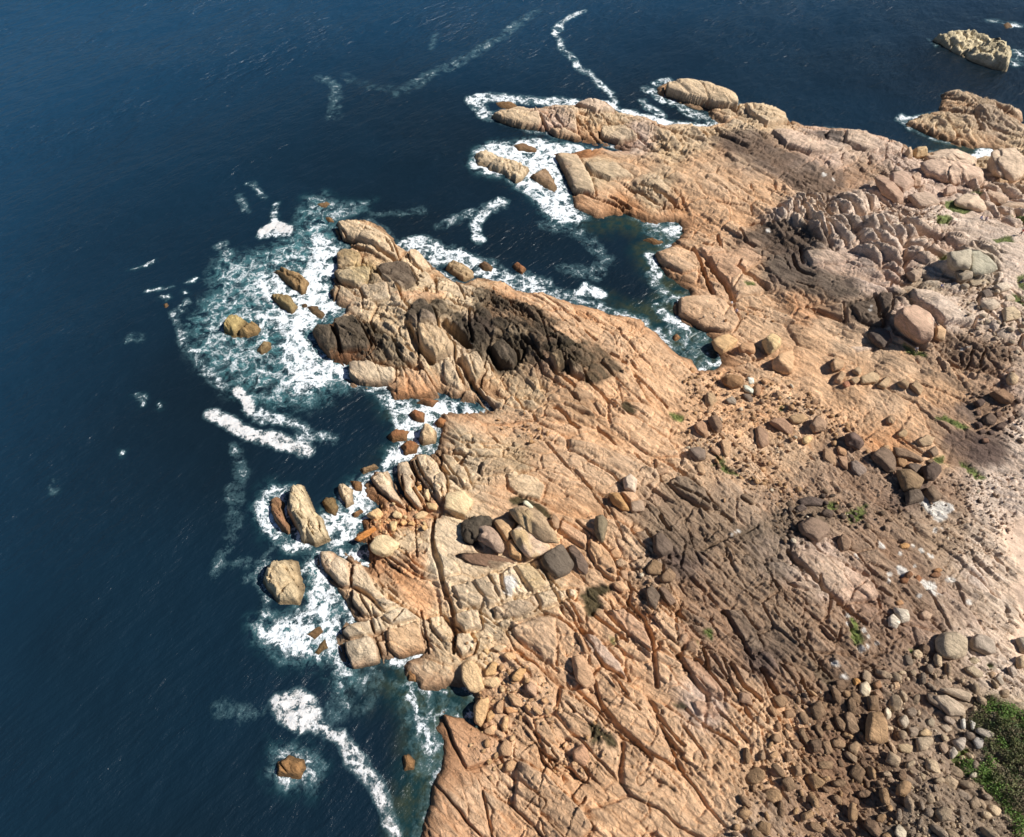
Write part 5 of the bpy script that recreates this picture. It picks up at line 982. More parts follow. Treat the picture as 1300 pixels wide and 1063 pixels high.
GB = (150,128,112); SL = (128,112,106); CH = (96,84,80); BR2 = (164,132,110); SANDY = (206,176,140); TPK = (190,160,138); BW = (176,142,114)
ga = 'boulders scattered on the foreshore'
BOU = [
 ('pale tan wedge boulder overhanging the head of the gut',X(A,[(200,260),(390,210),(495,280),(455,340),(330,415),(240,350)]),(206,170,130),.6,30),
 ('rounded tan boulder between the wedge boulder and lichen spotted boulder',X(A,[(500,340),(560,305),(660,310),(692,345),(690,420),(580,405),(520,390)]),(188,148,116),.6,12),
 ('diamond shaped tan boulder with a yellow lichen spot and deep shadow',X(A,[(755,285),(840,220),(970,290),(960,350),(850,430),(800,370)]),(204,176,136),.9,30),
 ('large triangular tan boulder below the lichen spotted boulder',X(A,[(875,500),(1095,370),(1105,640),(1000,625),(880,570)]),(196,160,128),.6,34),
 ('brown oval boulder with a dark left side in the rubble below the gut',X(A,[(310,690),(370,650),(470,665),(560,720),(530,780),(440,795),(350,750)]),(150,116,86),.8,12),
 ('white stone lying right of the dark sided oval boulder',X(A,[(540,770),(600,790),(665,840),(650,870),(560,830)]),(226,214,200),.6,20),
 ('upright white stone touching the dark sided oval boulder',X(A,[(590,690),(660,700),(672,760),(610,770)]),(220,210,200),.6,20),
 ('brown lozenge stone right of the two white stones',X(A,[(670,790),(720,750),(755,810),(740,870),(680,890)]),(160,124,98),.6,14),
 ('flat tan stone above the rubble, below the triangular boulder',X(A,[(740,720),(790,695),(850,740),(790,768)]),(190,150,116),.6,14),
 ('grey tan boulder with a shadowed left edge beside the smooth orange slab',X(B,[(300,40),(320,0),(400,15),(440,80),(370,150),(310,120)]),(172,144,116),.6,14),
 ('grey stone with a pale rim in the rubble left of a dark lozenge stone',X(B,[(520,70),(600,30),(650,80),(640,120),(560,110)]),(150,136,124),.5,14),
 ('dark grey lozenge stone under the two white stones',X(B,[(700,0),(800,5),(842,75),(800,98),(730,50)]),(116,100,90),.6,12),
 ('brown almond shaped boulder left of the tall shadowed one',X(B,[(175,345),(270,300),(320,360),(340,470),(300,490),(210,420)]),(160,126,102),.6,14),
 ('tall grey brown boulder casting a black shadow, centre of the upper rubble',X(B,[(330,260),(430,250),(470,330),(500,400),(430,435),(380,380)]),(146,118,98),1.0,20),
 ('blue grey boulder with a pale right end at the left edge of the rubble',X(B,[(110,620),(220,600),(310,640),(300,730),(210,745),(140,680)]),(122,106,96),.7,14),
 ('upright tan stone below the blue grey boulder',X(B,[(205,780),(250,750),(310,860),(290,895),(220,860)]),(176,144,116),.6,16),
 ('pointed tan boulder above the diagonal strip of grass',X(B,[(470,520),(510,495),(590,570),(560,690),(510,680)]),(186,152,122),.7,26),
 ('pinkish split stone left of the pointed tan boulder',X(B,[(370,580),(400,565),(480,640),(460,680),(375,625)]),(180,146,120),.5,22),
 ('big grey brown rounded boulder, middle of the upper rubble',X(B,[(850,380),(900,350),(1000,450),(1000,560),(930,600),(870,540)]),(156,126,106),.6,10),
 ('curved narrow slab leaning on the big grey brown boulder',X(B,[(785,370),(830,340),(852,400),(850,540),(880,590),(800,480)]),(150,120,98),.4,14),
 ('long brown slab boulder upper right of the grey brown boulder',X(B,[(1000,320),(1080,260),(1180,290),(1270,380),(1260,480),(1180,430),(1060,350)]),(158,126,106),.4,16),
 ('smooth tan boulder left of the notched boulder in the rubble',X(C,[(0,90),(150,50),(230,100),(160,150),(60,150)]),(172,142,112),.6,12),
 ('tan boulder with a split face and black shadow, above the pale yellow stone',X(C,[(240,180),(300,80),(430,150),(410,230),(290,245)]),(158,130,110),.9,18),
 ('dark charcoal brown boulder, the darkest one standing above the broken slabs',X(C,[(640,270),(720,240),(790,290),(850,370),(800,430),(660,370)]),(112,92,84),.95,14),
 ('pale yellow tan stone left of the darkest boulder',X(C,[(160,310),(220,280),(280,320),(220,380),(170,362)]),(214,182,138),.7,16),
 ('round shouldered brown slab below the pale yellow stone',X(C,[(385,440),(460,440),(520,520),(530,620),(470,610),(390,540)]),(158,128,104),.5,14),
 ('wedge of brown rock directly below the darkest boulder',X(C,[(540,400),(620,400),(655,470),(640,520),(560,480)]),(166,130,102),.5,24),
 ('narrow pinkish wedge under another wedge, below the darkest boulder',X(C,[(545,510),(650,530),(655,670),(590,630)]),(162,130,108),.5,26),
 ('blue grey flat boulder below right of the pinkish wedges',X(C,[(680,580),(740,560),(870,650),(860,700),(800,740),(700,660)]),(128,112,104),.4,18),
 ('big dark brown flat topped boulder left of the cluster of giants',X(C,[(915,500),(1030,420),(1120,480),(1190,590),(1180,690),(1100,690),(930,540)]),(124,104,90),.65,20),
 ('small cube like tan stone on the smooth slope above the giants',X(C,[(1085,120),(1160,60),(1190,110),(1170,160),(1110,155)]),(166,136,112),.8,14),
 ('small round tan stone touching the big flat topped boulder',X(C,[(1040,400),(1110,390),(1130,450),(1080,460)]),(178,146,116),.7,10),
 ('egg shaped tan boulder with a dark left edge, alone on the smooth slope',X(P2,[(240,90),(270,55),(315,85),(300,125),(250,130)]),(178,146,118),.8,10),
 ('rounded tan stone below the egg shaped boulder',X(P2,[(255,190),(290,135),(320,160),(292,206)]),(182,150,122),.7,10),
 ('domed tan stone at the left end of the row on the slope',X(P2,[(355,135),(385,110),(412,128),(395,160)]),(172,146,120),.8,10),
 ('tan lump joined to the left of the pitted loaf boulder',X(P2,[(340,180),(380,162),(402,185),(370,207)]),(178,150,122),.6,10),
 ('long pitted loaf shaped boulder in the row on the slope',X(P2,[(396,170),(460,140),(510,160),(500,195),(410,202)]),(182,156,128),.6,10),
 ('tan boulder right of the pitted loaf boulder',X(P2,[(490,215),(540,165),(570,190),(540,230)]),(180,152,124),.6,10),
 ('reddish small stone left of the pitted loaf boulder',X(P2,[(300,202),(330,190),(346,215),(322,225)]),(158,112,90),.6,10),
 ('rounded boulder, left one of a touching pair at the right of the row',X(P2,[(605,205),(640,175),(670,200),(660,232)]),(150,126,102),.8,12),
 ('sloping boulder, right one of a touching pair at the right of the row',X(P2,[(670,220),(700,190),(742,240),(730,275)]),(164,138,112),.6,14),
 ('rounded stone at the foot of the slope above the pebbly strip',X(P2,[(540,400),(570,375),(597,400),(575,432)]),(170,142,114),.7,10),
 ('tan block on the slope just above the giants',X(P2,[(600,480),(640,447),(665,475),(650,497),(615,495)]),(168,142,114),.6,20),
 ('flat tan boulder above the yellow green grass tuft',X(P2,[(710,520),(760,487),(805,505),(790,545),(740,550)]),(172,146,120),.5,18),
 ('brown angular boulder touching the flat tan boulder above the tuft',X(P2,[(770,572),(820,540),(835,590),(800,607)]),(140,118,100),.6,20),
 ('largest dark boulder of the giants with a brown sunlit shoulder',X(P2,[(600,680),(650,675),(742,740),(722,790),(640,792)]),(140,116,92),.8,14),
 ('dark square boulder directly below the largest dark boulder',X(P2,[(645,795),(700,785),(742,850),(650,875)]),(104,90,80),.8,18),
 ('black faced round boulder right of the largest dark boulder',X(P2,[(742,680),(790,640),(845,690),(800,740),(752,730)]),(100,84,76),.9,12),
 ('cap stone perched behind the black faced round boulder',X(P2,[(752,632),(790,622),(838,680),(790,665)]),(136,112,92),.5,18),
 ('pointed dark boulder above the white salt crust',X(P2,[(750,800),(790,765),(852,820),(830,850),(790,850)]),(126,106,90),.7,20),
 ('long flat slab boulder above the cluster of giants',X(P2,[(580,550),(640,560),(752,620),(740,637),(600,602)]),(136,112,94),.4,20),
 ('dark grey rounded slab below the long flat slab boulder',X(P2,[(660,652),(680,636),(742,652),(705,702)]),(116,100,90),.6,14),
 ('brown stones wedge between the flat topped boulder and grey slab',X(P2,[(596,616),(640,610),(658,640),(640,668),(605,655)]),(160,126,96),.5,16),
 ('dark round boulder, topmost of the black cluster by the sand',X(L,[(720,120),(800,80),(850,130),(785,178)]),(92,76,70),.8,10),
 ('dark brown boulder under the topmost of the black cluster',X(L,[(758,190),(820,180),(832,240),(780,238)]),(104,84,74),.8,12),
 ('largest dark boulder of the black cluster by the sand',X(L,[(850,275),(920,200),(1010,280),(975,335),(880,322)]),(104,86,76),.7,14),
 ('left edge boulder of the black cluster by the sand',X(L,[(748,312),(810,318),(852,370),(800,384)]),(92,76,70),.8,10),
 ('bottom left boulder of the black cluster by the sand',X(L,[(790,410),(850,388),(882,432),(820,452)]),(96,78,70),.7,10),
 ('small dark boulder in the middle bottom of the black cluster',X(L,[(890,412),(950,398),(982,440),(930,458)]),(90,74,68),.7,10),
 ('ridged dark boulder at the bottom right of the black cluster',X(L,[(970,370),(1055,310),(1112,340),(1062,402)]),(98,80,72),.7,12),
 ('brown boulder on the sand side of the black cluster',X(L,[(1128,262),(1180,240),(1202,290),(1150,325)]),(112,90,78),.8,12),
 ('brown stone between the largest and ridged boulders of the black cluster',X(L,[(980,200),(1050,205),(1052,250),(1000,252)]),(120,96,84),.7,12),
 ('low dark stone farthest down on the sand beside the black cluster',X(L,[(1130,372),(1190,362),(1222,390),(1170,406)]),(104,86,76),.6,10),
 ('reddish stone at the foot of the black cluster',X(L,[(830,492),(900,488),(922,540),(850,532)]),(120,92,78),.7,12),
 ('dark stone at the right edge below the black cluster',X(L,[(1215,512),(1260,482),(1310,520),(1280,552)]),(108,92,82),.7,12),
 ('brown boulder with a pale top beside the knob topped boulder',X(P2,[(1112,252),(1180,232),(1248,280),(1240,312),(1182,300)]),(132,104,84),.7,14),
 ('pale knob topped boulder casting a black shadow at the right edge',X(K,[(1105,785),(1150,712),(1242,795),(1220,850),(1135,842)]),(190,164,136),.9,12),
 ('huge smooth pinkish boulder in a deep black hollow, right of centre top',X(Q5,[(595,620),(610,575),(700,552),(790,612),(802,665),(800,738),(740,730),(662,682)]),(182,152,134),.8,14),
 ('flake leaning on the right of the huge smooth pinkish boulder',X(Q5,[(810,660),(835,668),(862,702),(852,762),(806,740)]),(190,158,128),.5,22),
 ('dark pointed boulder in shadow left of the huge pinkish boulder',X(Q5,[(440,695),(500,675),(560,700),(572,750),(530,776),(470,742)]),(98,86,80),.7,14),
 ('grey brown rounded boulder left of the grey block stack',X(Q5,[(665,352),(740,332),(757,365),(712,402)]),(170,148,132),.8,12),
 ('grey square cut block, upper left of the grey block stack',X(Q5,[(868,285),(985,268),(988,370),(900,362),(872,330)]),(176,164,148),.5,26),
 ('biggest grey block with pitted top, right of the grey block stack',X(Q5,[(992,270),(1050,268),(1152,358),(1100,388),(995,382)]),(172,164,148),.5,22),
 ('rounded grey block at the lower left of the grey block stack',X(Q5,[(895,392),(985,386),(988,440),(925,452)]),(156,142,128),.6,14),
 ('low pitted block under the biggest grey block',X(Q5,[(992,398),(1138,398),(1130,425),(1000,448)]),(178,160,140),.4,18),
 ('loaf shaped grey boulder in the group right of the big pale slab',X(Q5,[(1060,535),(1130,517),(1182,550),(1130,572),(1075,560)]),(190,172,156),.7,10),
 ('angular tan block right of the loaf shaped grey boulder',X(Q5,[(1180,575),(1240,562),(1282,622),(1195,640)]),(196,174,148),.6,24),
 ('dark rounded boulder at the left of the grey group behind the loaf',X(Q5,[(1055,480),(1100,468),(1132,506),(1085,516)]),(124,110,102),.8,12),
 ('pale boulder at the top of the grey group behind the loaf',X(Q5,[(1130,445),(1200,430),(1232,462),(1170,482)]),(196,178,162),.6,12),
 ('small grey boulder between the loaf boulder and angular tan block',X(Q5,[(1182,510),(1235,505),(1250,530),(1200,540)]),(182,164,146),.6,12),
 ('upper fluted pinkish whaleback boulder by the pool inlet',X(I,[(225,190),(340,112),(440,105),(600,160),(760,200),(778,280),(700,322),(500,262),(300,232)]),(200,176,158),.32,12),
 ('lower fluted pinkish whaleback boulder with a shaded underside',X(I,[(160,250),(300,230),(470,290),(640,320),(820,385),(850,465),(760,500),(560,475),(400,450),(250,372)]),(202,174,156),.34,12),
 ('round fluted boulder with grassy cracks right of the whalebacks',X(I,[(870,260),(950,172),(1150,190),(1268,300),(1250,430),(1150,482),(980,412),(915,370)]),(200,176,156),.45,10),
 ('small tan boulder under the round fluted boulder',X(I,[(980,432),(1050,422),(1122,435),(1120,490),(1000,492)]),(188,156,126),.6,12),
 ('pink block standing left of the whaleback boulders',X(I,[(45,412),(110,340),(165,380),(162,480),(90,472)]),(184,154,136),.8,22),
 ('square pinkish block below the lower whaleback boulder',X(I,[(420,522),(550,510),(562,580),(420,592)]),(188,160,144),.6,26),
 ('flat pale slab where a person in white sits',X(I,[(550,640),(650,570),(740,610),(850,680),(900,740),(850,758),(700,722),(545,680)]),(204,180,160),.35,26),
 ('knobbly pinkish ledge boulder right of the flat pale slab',X(I,[(850,560),(920,522),(1060,570),(1150,602),(1120,642),(1000,640)]),(196,168,148),.5,12),
 ('long low ledge boulder at the right edge under the knobbly ledge',X(I,[(980,712),(1100,690),(1320,700),(1320,762),(1100,742)]),(178,154,136),.4,14),
 ('sharp pink fin of rock with a black shadow left of the blocks',X(R2,[(685,665),(700,650),(740,700),(800,745),(802,768),(780,775),(715,732)]),(176,146,128),.6,20),
 ('smooth sloping pinkish boulder right of the pink fin',X(R2,[(745,655),(800,645),(845,700),(802,738),(755,700)]),(182,154,138),.5,16),
 ('pink triangular stone with a lit face by the smooth sloping boulder',X(R2,[(830,672),(860,650),(876,700),(842,697)]),(192,162,142),.8,20),
 ('low boulder with a white splash of droppings, left of the pale slab',X(R2,[(820,740),(900,728),(962,790),(870,792)]),(184,160,144),.4,14),
 ('white crust topped small boulder at the ridge end by the water',X(R2,[(805,565),(830,552),(838,588),(815,590)]),(190,164,140),.8,12),
 ('tan blocky boulder at the ridge end by the water',X(R2,[(838,562),(890,558),(898,585),(845,592)]),(194,166,132),.7,16),
 ('smooth white and yellow stained dome, heart of the central rock pile',X(D,[(750,480),(850,395),(960,420),(1040,500),(1110,600),(1190,625),(1190,690),(1060,760),(960,772),(870,690),(800,570)]),(216,184,162),.5,12),
 ('large brown block with a dimpled top behind the white and yellow dome',X(D,[(740,240),(900,232),(1110,285),(1170,380),(1285,610),(1190,615),(1090,580),(960,430),(850,390)]),(178,152,126),.75,18),
 ('knobbly pink grey block on the left of the central rock pile',X(D,[(400,570),(415,440),(540,432),(640,520),(700,610),(650,700),(560,645)]),(176,150,134),.8,10),
 ('orange brown flake between the knobbly block and the dome',X(D,[(560,345),(740,350),(835,392),(760,480),(735,580),(690,560),(640,480)]),(182,150,118),.7,16),
 ('narrow orange fin at the front of the central rock pile',X(D,[(732,570),(775,555),(900,780),(870,800),(750,740)]),(196,156,116),.7,22),
 ('black lichen covered hollow rock at the left end of the central pile',X(D,[(225,400),(350,312),(540,320),(560,400),(430,430),(400,560),(330,600),(250,550)]),(80,71,62),.6,10),
 ('long low brown slab in front of the central rock pile',X(D,[(110,735),(280,690),(540,722),(830,800),(840,830),(560,882),(330,822)]),(122,96,80),.16,26),
 ('upright dark splinter at the back of the central rock pile',X(D,[(735,240),(770,238),(890,370),(880,400),(745,320)]),(104,84,70),1.0,20),
 ('small white stone in the dark hollow behind the central rock pile',X(D,[(900,140),(950,132),(1015,200),(985,240),(905,190)]),(226,208,186),.9,24),
 ('big charcoal grey boulder with a paler lower band',X(E,[(232,590),(340,500),(470,442),(600,650),(550,760),(420,812),(300,722)]),(106,94,84),.5,16),
 ('charcoal brown kite shaped boulder right of the big charcoal one',X(E,[(512,470),(590,450),(690,560),(752,680),(740,790),(640,722),(582,620)]),(112,94,84),.4,16),
 ('upright grey boulder with a black shadow on its left',X(E,[(830,130),(900,108),(970,200),(935,330),(920,420),(862,382),(830,300)]),(132,118,98),1.0,14),
 ('brown rounded stone beside the dimpled block',X(E,[(322,200),(380,112),(442,180),(425,280),(350,272)]),(166,136,112),.8,12),
 ('tan round stone, upper of the string leading down from the upright grey boulder',X(E,[(985,542),(1060,480),(1120,540),(1100,600),(1020,602)]),(190,150,118),.6,12),
 ('greyish stone, second of the string below the upright grey boulder',X(E,[(1050,642),(1110,600),(1180,662),(1120,702),(1060,690)]),(170,142,118),.6,12),
 ('blocky stone, third of the string below the upright grey boulder',X(E,[(1100,722),(1190,720),(1200,842),(1120,812)]),(166,134,110),.6,22),
 ('pale orange boulder at the edge of the dark weed pool',X(E,[(1010,862),(1120,840),(1200,942),(1130,975),(1040,922)]),(200,160,128),.6,12),
 ('white upright block in the middle of the slope',X(P4,[(1175,205),(1215,180),(1252,212),(1242,287),(1182,262)]),(208,186,168),.9,26),
 ('orange brown leaning boulder with a black shadow, below the white block',X(P4,[(1092,285),(1150,278),(1212,375),(1170,372),(1120,340)]),(182,142,100),.9,14),
 ('pink tan stone between the orange leaning boulder and white block',X(P4,[(1160,282),(1222,280),(1262,320),(1212,352)]),(196,160,132),.6,20),
 ('faceted grey boulder right of the orange leaning boulder',X(P4,[(1208,335),(1280,328),(1296,382),(1220,392)]),(166,142,124),.7,26),
 ('square flat topped pale block on the smooth platform',X(P4,[(200,288),(300,272),(352,330),(305,412),(190,372)]),(210,184,150),.32,40),
 ('black sided egg boulder on the dark brown slabs',X(P5,[(385,525),(430,505),(492,570),(490,612),(430,642),(388,605)]),(108,92,82),.9,14),
 ('brown cracked block below the black sided egg boulder',X(P5,[(340,722),(380,662),(430,690),(422,747),(352,747)]),(138,112,88),.6,22),
 ('two tone brown boulder right of the cracked block',X(P5,[(420,752),(470,702),(510,740),(492,782),(430,782)]),(140,114,92),.7,18),
 ('dark oval boulder standing on end below the cracked block',X(P5,[(340,822),(380,790),(425,850),(402,925),(360,902)]),(112,96,84),.9,12),
 ('long dark leaning slab right of the dark oval boulder',X(P5,[(412,802),(450,800),(512,882),(482,908),(440,860)]),(122,100,86),.4,20),
 ('small block at the top left corner of the dark brown slabs',X(P5,[(392,155),(460,140),(477,170),(412,187)]),(170,138,114),.6,20),
 ('narrow slab with a black shadow on the dark brown slabs',X(P5,[(863,298),(890,285),(942,332),(930,357)]),(134,112,94),.6,20),
 ('long black boulder at the top of the weedy cobbles',X(P6,[(60,145),(110,130),(202,152),(190,182),(70,177)]),(96,82,76),.7,14),
 ('round black boulder under the long black boulder',X(P6,[(40,192),(80,170),(112,200),(62,217)]),(98,84,78),.7,12),
 ('black boulder right of the weedy cobbles',X(P6,[(175,232),(200,202),(252,222),(242,252)]),(92,78,70),.8,12),
 ('grey brown square boulder with a pale chip, below the weedy cobbles',X(P6,[(60,282),(120,242),(212,272),(242,322),(170,382),(80,332)]),(134,112,98),.5,18),
 ('shadowed upright brown boulder right of the chipped square boulder',X(P6,[(268,380),(292,345),(337,382),(330,432),(290,442)]),(140,114,96),.8,18),
 ('small orange stone on the dark fractured platform',X(P6,[(606,400),(640,390),(672,400),(660,420),(620,422)]),(178,136,94),.6,12),
 ('dark red round stone, top of the trio on the dark platform',X(P6,[(645,558),(668,540),(690,562),(672,584),(650,580)]),(120,86,64),.8,10),
 ('brown round stone, right of the trio on the dark platform',X(P6,[(690,585),(715,562),(740,585),(722,608),(700,605)]),(148,104,76),.8,10),
 ('brown stone, left of the trio on the dark platform',X(P6,[(616,590),(640,572),(668,588),(655,610),(625,608)]),(140,98,72),.8,10),
 ('low brown stone pair right of the trio on the dark platform',X(P6,[(775,570),(805,548),(850,560),(825,580)]),(136,100,76),.6,12),
 ('flat orange brown stone above the low brown pair',X(P6,[(800,535),(825,522),(855,535),(835,552)]),(164,122,88),.6,12),
 ('white split boulder, upper of the white pair on the fractured slope',X(Q4,[(580,45),(660,60),(676,120),(622,132),(600,82)]),(196,182,168),.8,20),
 ('pale faceted stone, lower of the white pair on the fractured slope',X(Q4,[(552,102),(580,85),(622,127),(600,165),(555,150)]),(206,192,178),.8,30),
 ('rounded tan stone right of the white pair',X(Q4,[(720,82),(750,65),(792,90),(770,125),(732,112)]),(178,150,130),.7,12),
 ('orange topped stone perched above the white pair',X(Q4,[(588,18),(622,5),(642,30),(605,40)]),(166,126,94),.7,12),
 ('largest domed grey boulder with a dark eye shaped pit, above the rubble beach',X(M,[(332,262),(400,202),(560,196),(650,270),(690,400),(642,470),(520,492),(400,462),(340,380)]),(176,158,138),.75,12),
 ('smooth grey boulder sloping to the sand, right of the largest domed one',X(M,[(700,282),(770,218),(870,240),(970,322),(980,430),(900,457),(722,382)]),(168,152,140),.7,12),
 ('grey boulder with a long shadow on the sand, cut by the right edge',X(M,[(1212,262),(1320,250),(1400,330),(1380,440),(1262,425)]),(182,166,150),.8,14),
 ('square cut grey block with a black shadow by the scrub',X(M,[(1112,592),(1180,560),(1237,660),(1172,712)]),(178,160,148),.9,34),
 ('tan slab leaning above the square cut grey block',X(M,[(1205,480),(1280,450),(1320,500),(1310,590),(1222,600)]),(196,170,142),.7,26),
 ('dark brown upright stone left of the largest domed boulder',X(M,[(165,372),(200,312),(262,352),(252,432),(180,432)]),(118,96,80),1.0,14),
 ('round grey tan stone between the largest domed boulder and scrub',X(M,[(692,500),(740,467),(822,512),(760,552),(700,535)]),(172,154,132),.7,12),
 ('cluster block of grey tan rock under the round grey tan stone',X(M,[(640,600),(740,560),(860,640),(840,700),(760,690)]),(168,150,130),.5,16),
 ('brown block left of the square cut grey block',X(M,[(900,640),(960,625),(1000,660),(945,705)]),(164,136,112),.7,20),
 ('grey slab below the brown block near the scrub edge',X(M,[(975,700),(1040,640),(1090,770),(1050,785)]),(164,150,138),.5,22),
 ('dark ribbed slanting slab in the rubble, left of the long grey boulder',X(N,[(222,90),(300,100),(450,292),(430,305),(290,190),(250,180)]),(140,122,108),.6,22),
 ('long pale grey boulder with a white streak, left of the scrub',X(N,[(312,112),(450,110),(640,222),(662,330),(482,332),(382,222)]),(180,160,142),.6,14),
 ('ribbed sloping boulder above the long pale grey boulder',X(N,[(332,35),(480,30),(620,40),(740,100),(702,190),(562,132)]),(170,150,132),.6,14),
 ('grey boulder below the long pale grey boulder',X(N,[(410,342),(460,340),(542,400),(512,450),(420,392)]),(160,142,130),.6,14),
 ('oval grey stone below another grey one, middle of the lower rubble',X(N,[(360,452),(440,430),(512,490),(440,532)]),(168,150,134),.6,12),
 ('tan fan shaped boulder above the weathered grey block',X(N,[(150,525),(220,460),(302,522),(300,555),(160,557)]),(192,164,132),.6,20),
 ('weathered grey ribbed block under the fan shaped boulder',X(N,[(120,572),(300,560),(332,620),(242,710),(140,725)]),(170,150,130),.6,18),
 ('ribbed grey boulder touching the grass at the bottom right',X(N,[(500,615),(600,570),(672,570),(642,700),(600,735),(542,672)]),(168,154,144),.7,12),
 ('white stone, left one of the white pair split by a dark gap near the scrub',X(N,[(600,372),(650,360),(655,490),(612,472)]),(204,196,188),.8,22),
 ('white stone, right one of the white pair split by a dark gap near the scrub',X(N,[(700,372),(770,420),(742,510),(722,480)]),(204,196,188),.8,22),
 ('flat grey boulder running into the scrub',X(N,[(750,505),(800,460),(980,512),(972,570),(900,582)]),(158,146,136),.6,14),
 ('dark backed tan stone above the bottom grass patch',X(N,[(370,642),(430,640),(477,710),(430,762),(385,700)]),(170,146,128),.7,18),
 ('upright pale grey stone at the left of the bottom grass patch',X(N,[(470,732),(530,670),(582,750),(512,822)]),(184,170,158),.9,20),
 ('grey stone with a black gap left of the lower rubble pale stones',X(N,[(228,392),(280,350),(322,400),(302,470),(240,442)]),(160,144,126),.7,16),
 ('grey lichened slab in the grass at the bottom right',X(N,[(740,600),(780,565),(865,590),(850,690),(790,700)]),(160,152,148),.5,16),
 ('dark brown egg shaped boulder at the top left of the cobble beach',X(G,[(480,120),(550,132),(592,200),(582,310),(512,240)]),(126,102,82),.7,12),
 ('dark oval boulder left of the long brown slab on the cobble beach',X(G,[(510,432),(560,420),(642,512),(622,602),(560,560)]),(130,106,86),.7,14),
 ('long brown slab shaped boulder standing in the cobble beach',X(G,[(620,392),(700,370),(732,420),(792,600),(702,622),(660,560)]),(138,114,94),.6,18),
 ('largest mottled tan boulder of the cobble beach with a black shadow',X(G,[(868,520),(912,380),(1030,378),(1102,560),(1112,700),(1002,722),(870,692)]),(166,134,104),.8,16),
 ('brown five sided boulder at the bottom of the cobble beach',X(G,[(480,702),(560,650),(637,740),(612,792),(500,762)]),(146,118,94),.7,22),
 ('tan brown pentagon boulder right of the five sided one',X(G,[(670,752),(760,690),(812,750),(762,862),(692,812)]),(152,126,102),.7,24),
 ('pale edged wedge boulder below the pentagon boulder',X(G,[(610,832),(650,810),(762,882),(752,960),(652,892)]),(144,122,102),.7,20),
 ('red brown boulder at the left edge of the cobble beach',X(G,[(28,702),(90,680),(172,752),(130,802)]),(142,110,86),.7,18),
 ('dark slanting slab above the red brown boulder',X(G,[(100,612),(150,570),(242,742),(190,752)]),(124,102,82),.6,18),
 ('slanting dark boulder in the left of the cobble beach',X(G,[(290,522),(340,510),(402,622),(382,682),(322,602)]),(128,104,84),.7,16),
 ('broad brown boulder below the slanting dark one',X(G,[(370,702),(460,690),(502,822),(420,862)]),(140,114,92),.6,18),
 ('brown slab cut by the bottom edge of the cobble beach',X(G,[(330,925),(500,922),(500,1010),(320,1010)]),(132,108,86),.6,20),
 ('dark brown cube, upper of two stacked at the top of the cobble beach',X(G,[(930,72),(1010,30),(1032,110),(962,142)]),(146,112,88),.8,26),
 ('grey brown cube, lower of two stacked at the top of the cobble beach',X(G,[(950,152),(1020,130),(1062,240),(982,222)]),(160,130,108),.8,26),
 ('tan boulder with a dark bite at the top right of the cobble beach',X(G,[(1150,60),(1220,45),(1245,110),(1172,135)]),(178,148,122),.8,18),
 ('smooth pale grey boulder right of the largest mottled one',X(G,[(1212,470),(1260,420),(1310,410),(1340,500),(1300,560),(1240,530)]),(178,162,146),.9,12),
 ('ribbed tan boulder at the lower right of the largest mottled one',X(G,[(1180,745),(1300,730),(1380,760),(1350,840),(1250,830)]),(170,148,122),.5,18),
 ('thin leaning stone under the largest mottled boulder',X(G,[(1100,702),(1150,710),(1222,832),(1170,842)]),(182,154,130),.5,22),
 ('low brown block with a white patch under the largest mottled boulder',X(G,[(880,760),(990,752),(1002,842),(900,832)]),(158,130,108),.5,22),
 ('white bleached boulder at the top of the cobble beach',X(G,[(800,70),(880,30),(920,120),(900,200),(850,230),(790,170)]),(196,178,156),.6,14),
 ('orange flake leaning in a black gap at the top of the cobble beach',X(G,[(700,5),(760,10),(802,50),(742,97)]),(184,136,86),.8,26),
 ('big pitted egg shaped boulder beside the water at the bottom',X(F,[(130,202),(220,150),(322,212),(372,340),(392,490),(342,512),(222,502),(140,382)]),(206,174,138),.6,12),
 ('long tan boulder standing between the water and cobbles at the bottom',X(F,[(270,662),(330,590),(440,560),(442,660),(402,802),(350,892),(282,842)]),(196,160,122),.7,12),
 ('pale flat topped wedge between the two big shore boulders',X(F,[(355,382),(550,325),(562,430),(480,462),(362,422)]),(208,176,140),.6,28),
 ('tan rounded block above the pale flat topped wedge',X(F,[(390,292),(480,170),(542,182),(512,320),(402,332)]),(198,160,118),.6,14),
 ('pale tan block at the top of the shore cobbles',X(F,[(585,102),(640,65),(747,80),(740,140),(662,165)]),(196,158,122),.5,20),
 ('orange tan bent block right of the pale wedge',X(F,[(680,342),(780,240),(862,262),(782,390),(702,392)]),(192,152,110),.6,20),
 ('pointed grey tan boulder with a black left edge right of the shore cobbles',X(F,[(848,422),(900,390),(972,430),(962,572),(852,492)]),(186,152,128),.8,24),
 ('oval speckled boulder in the middle of the shore cobbles',X(F,[(640,532),(690,502),(812,602),(812,680),(702,642)]),(190,154,122),.6,12),
 ('narrow upright stone in the middle of the shore cobbles',X(F,[(512,680),(560,590),(602,602),(592,752),(522,742)]),(178,142,112),.8,14),
 ('flat rectangular tan stone below the oval speckled boulder',X(F,[(592,682),(700,665),(762,670),(760,732),(642,742)]),(192,146,108),.4,26),
 ('long smooth upright stone at the lower end of the shore cobbles',X(F,[(572,872),(602,762),(660,760),(642,932),(592,942)]),(196,158,120),.7,14),
 ('broad triangular boulder with a black upper edge by the orange slab',X(F,[(360,940),(480,862),(552,870),(562,972),(440,985)]),(198,158,124),.6,20),
 ('small pale stone right of the shore cobbles',X(F,[(902,682),(950,670),(1042,752),(982,762)]),(190,154,120),.5,16),
 ('small tan stone left of another pale one right of the shore cobbles',X(F,[(830,662),(860,640),(902,700),(872,722)]),(186,148,110),.6,16),
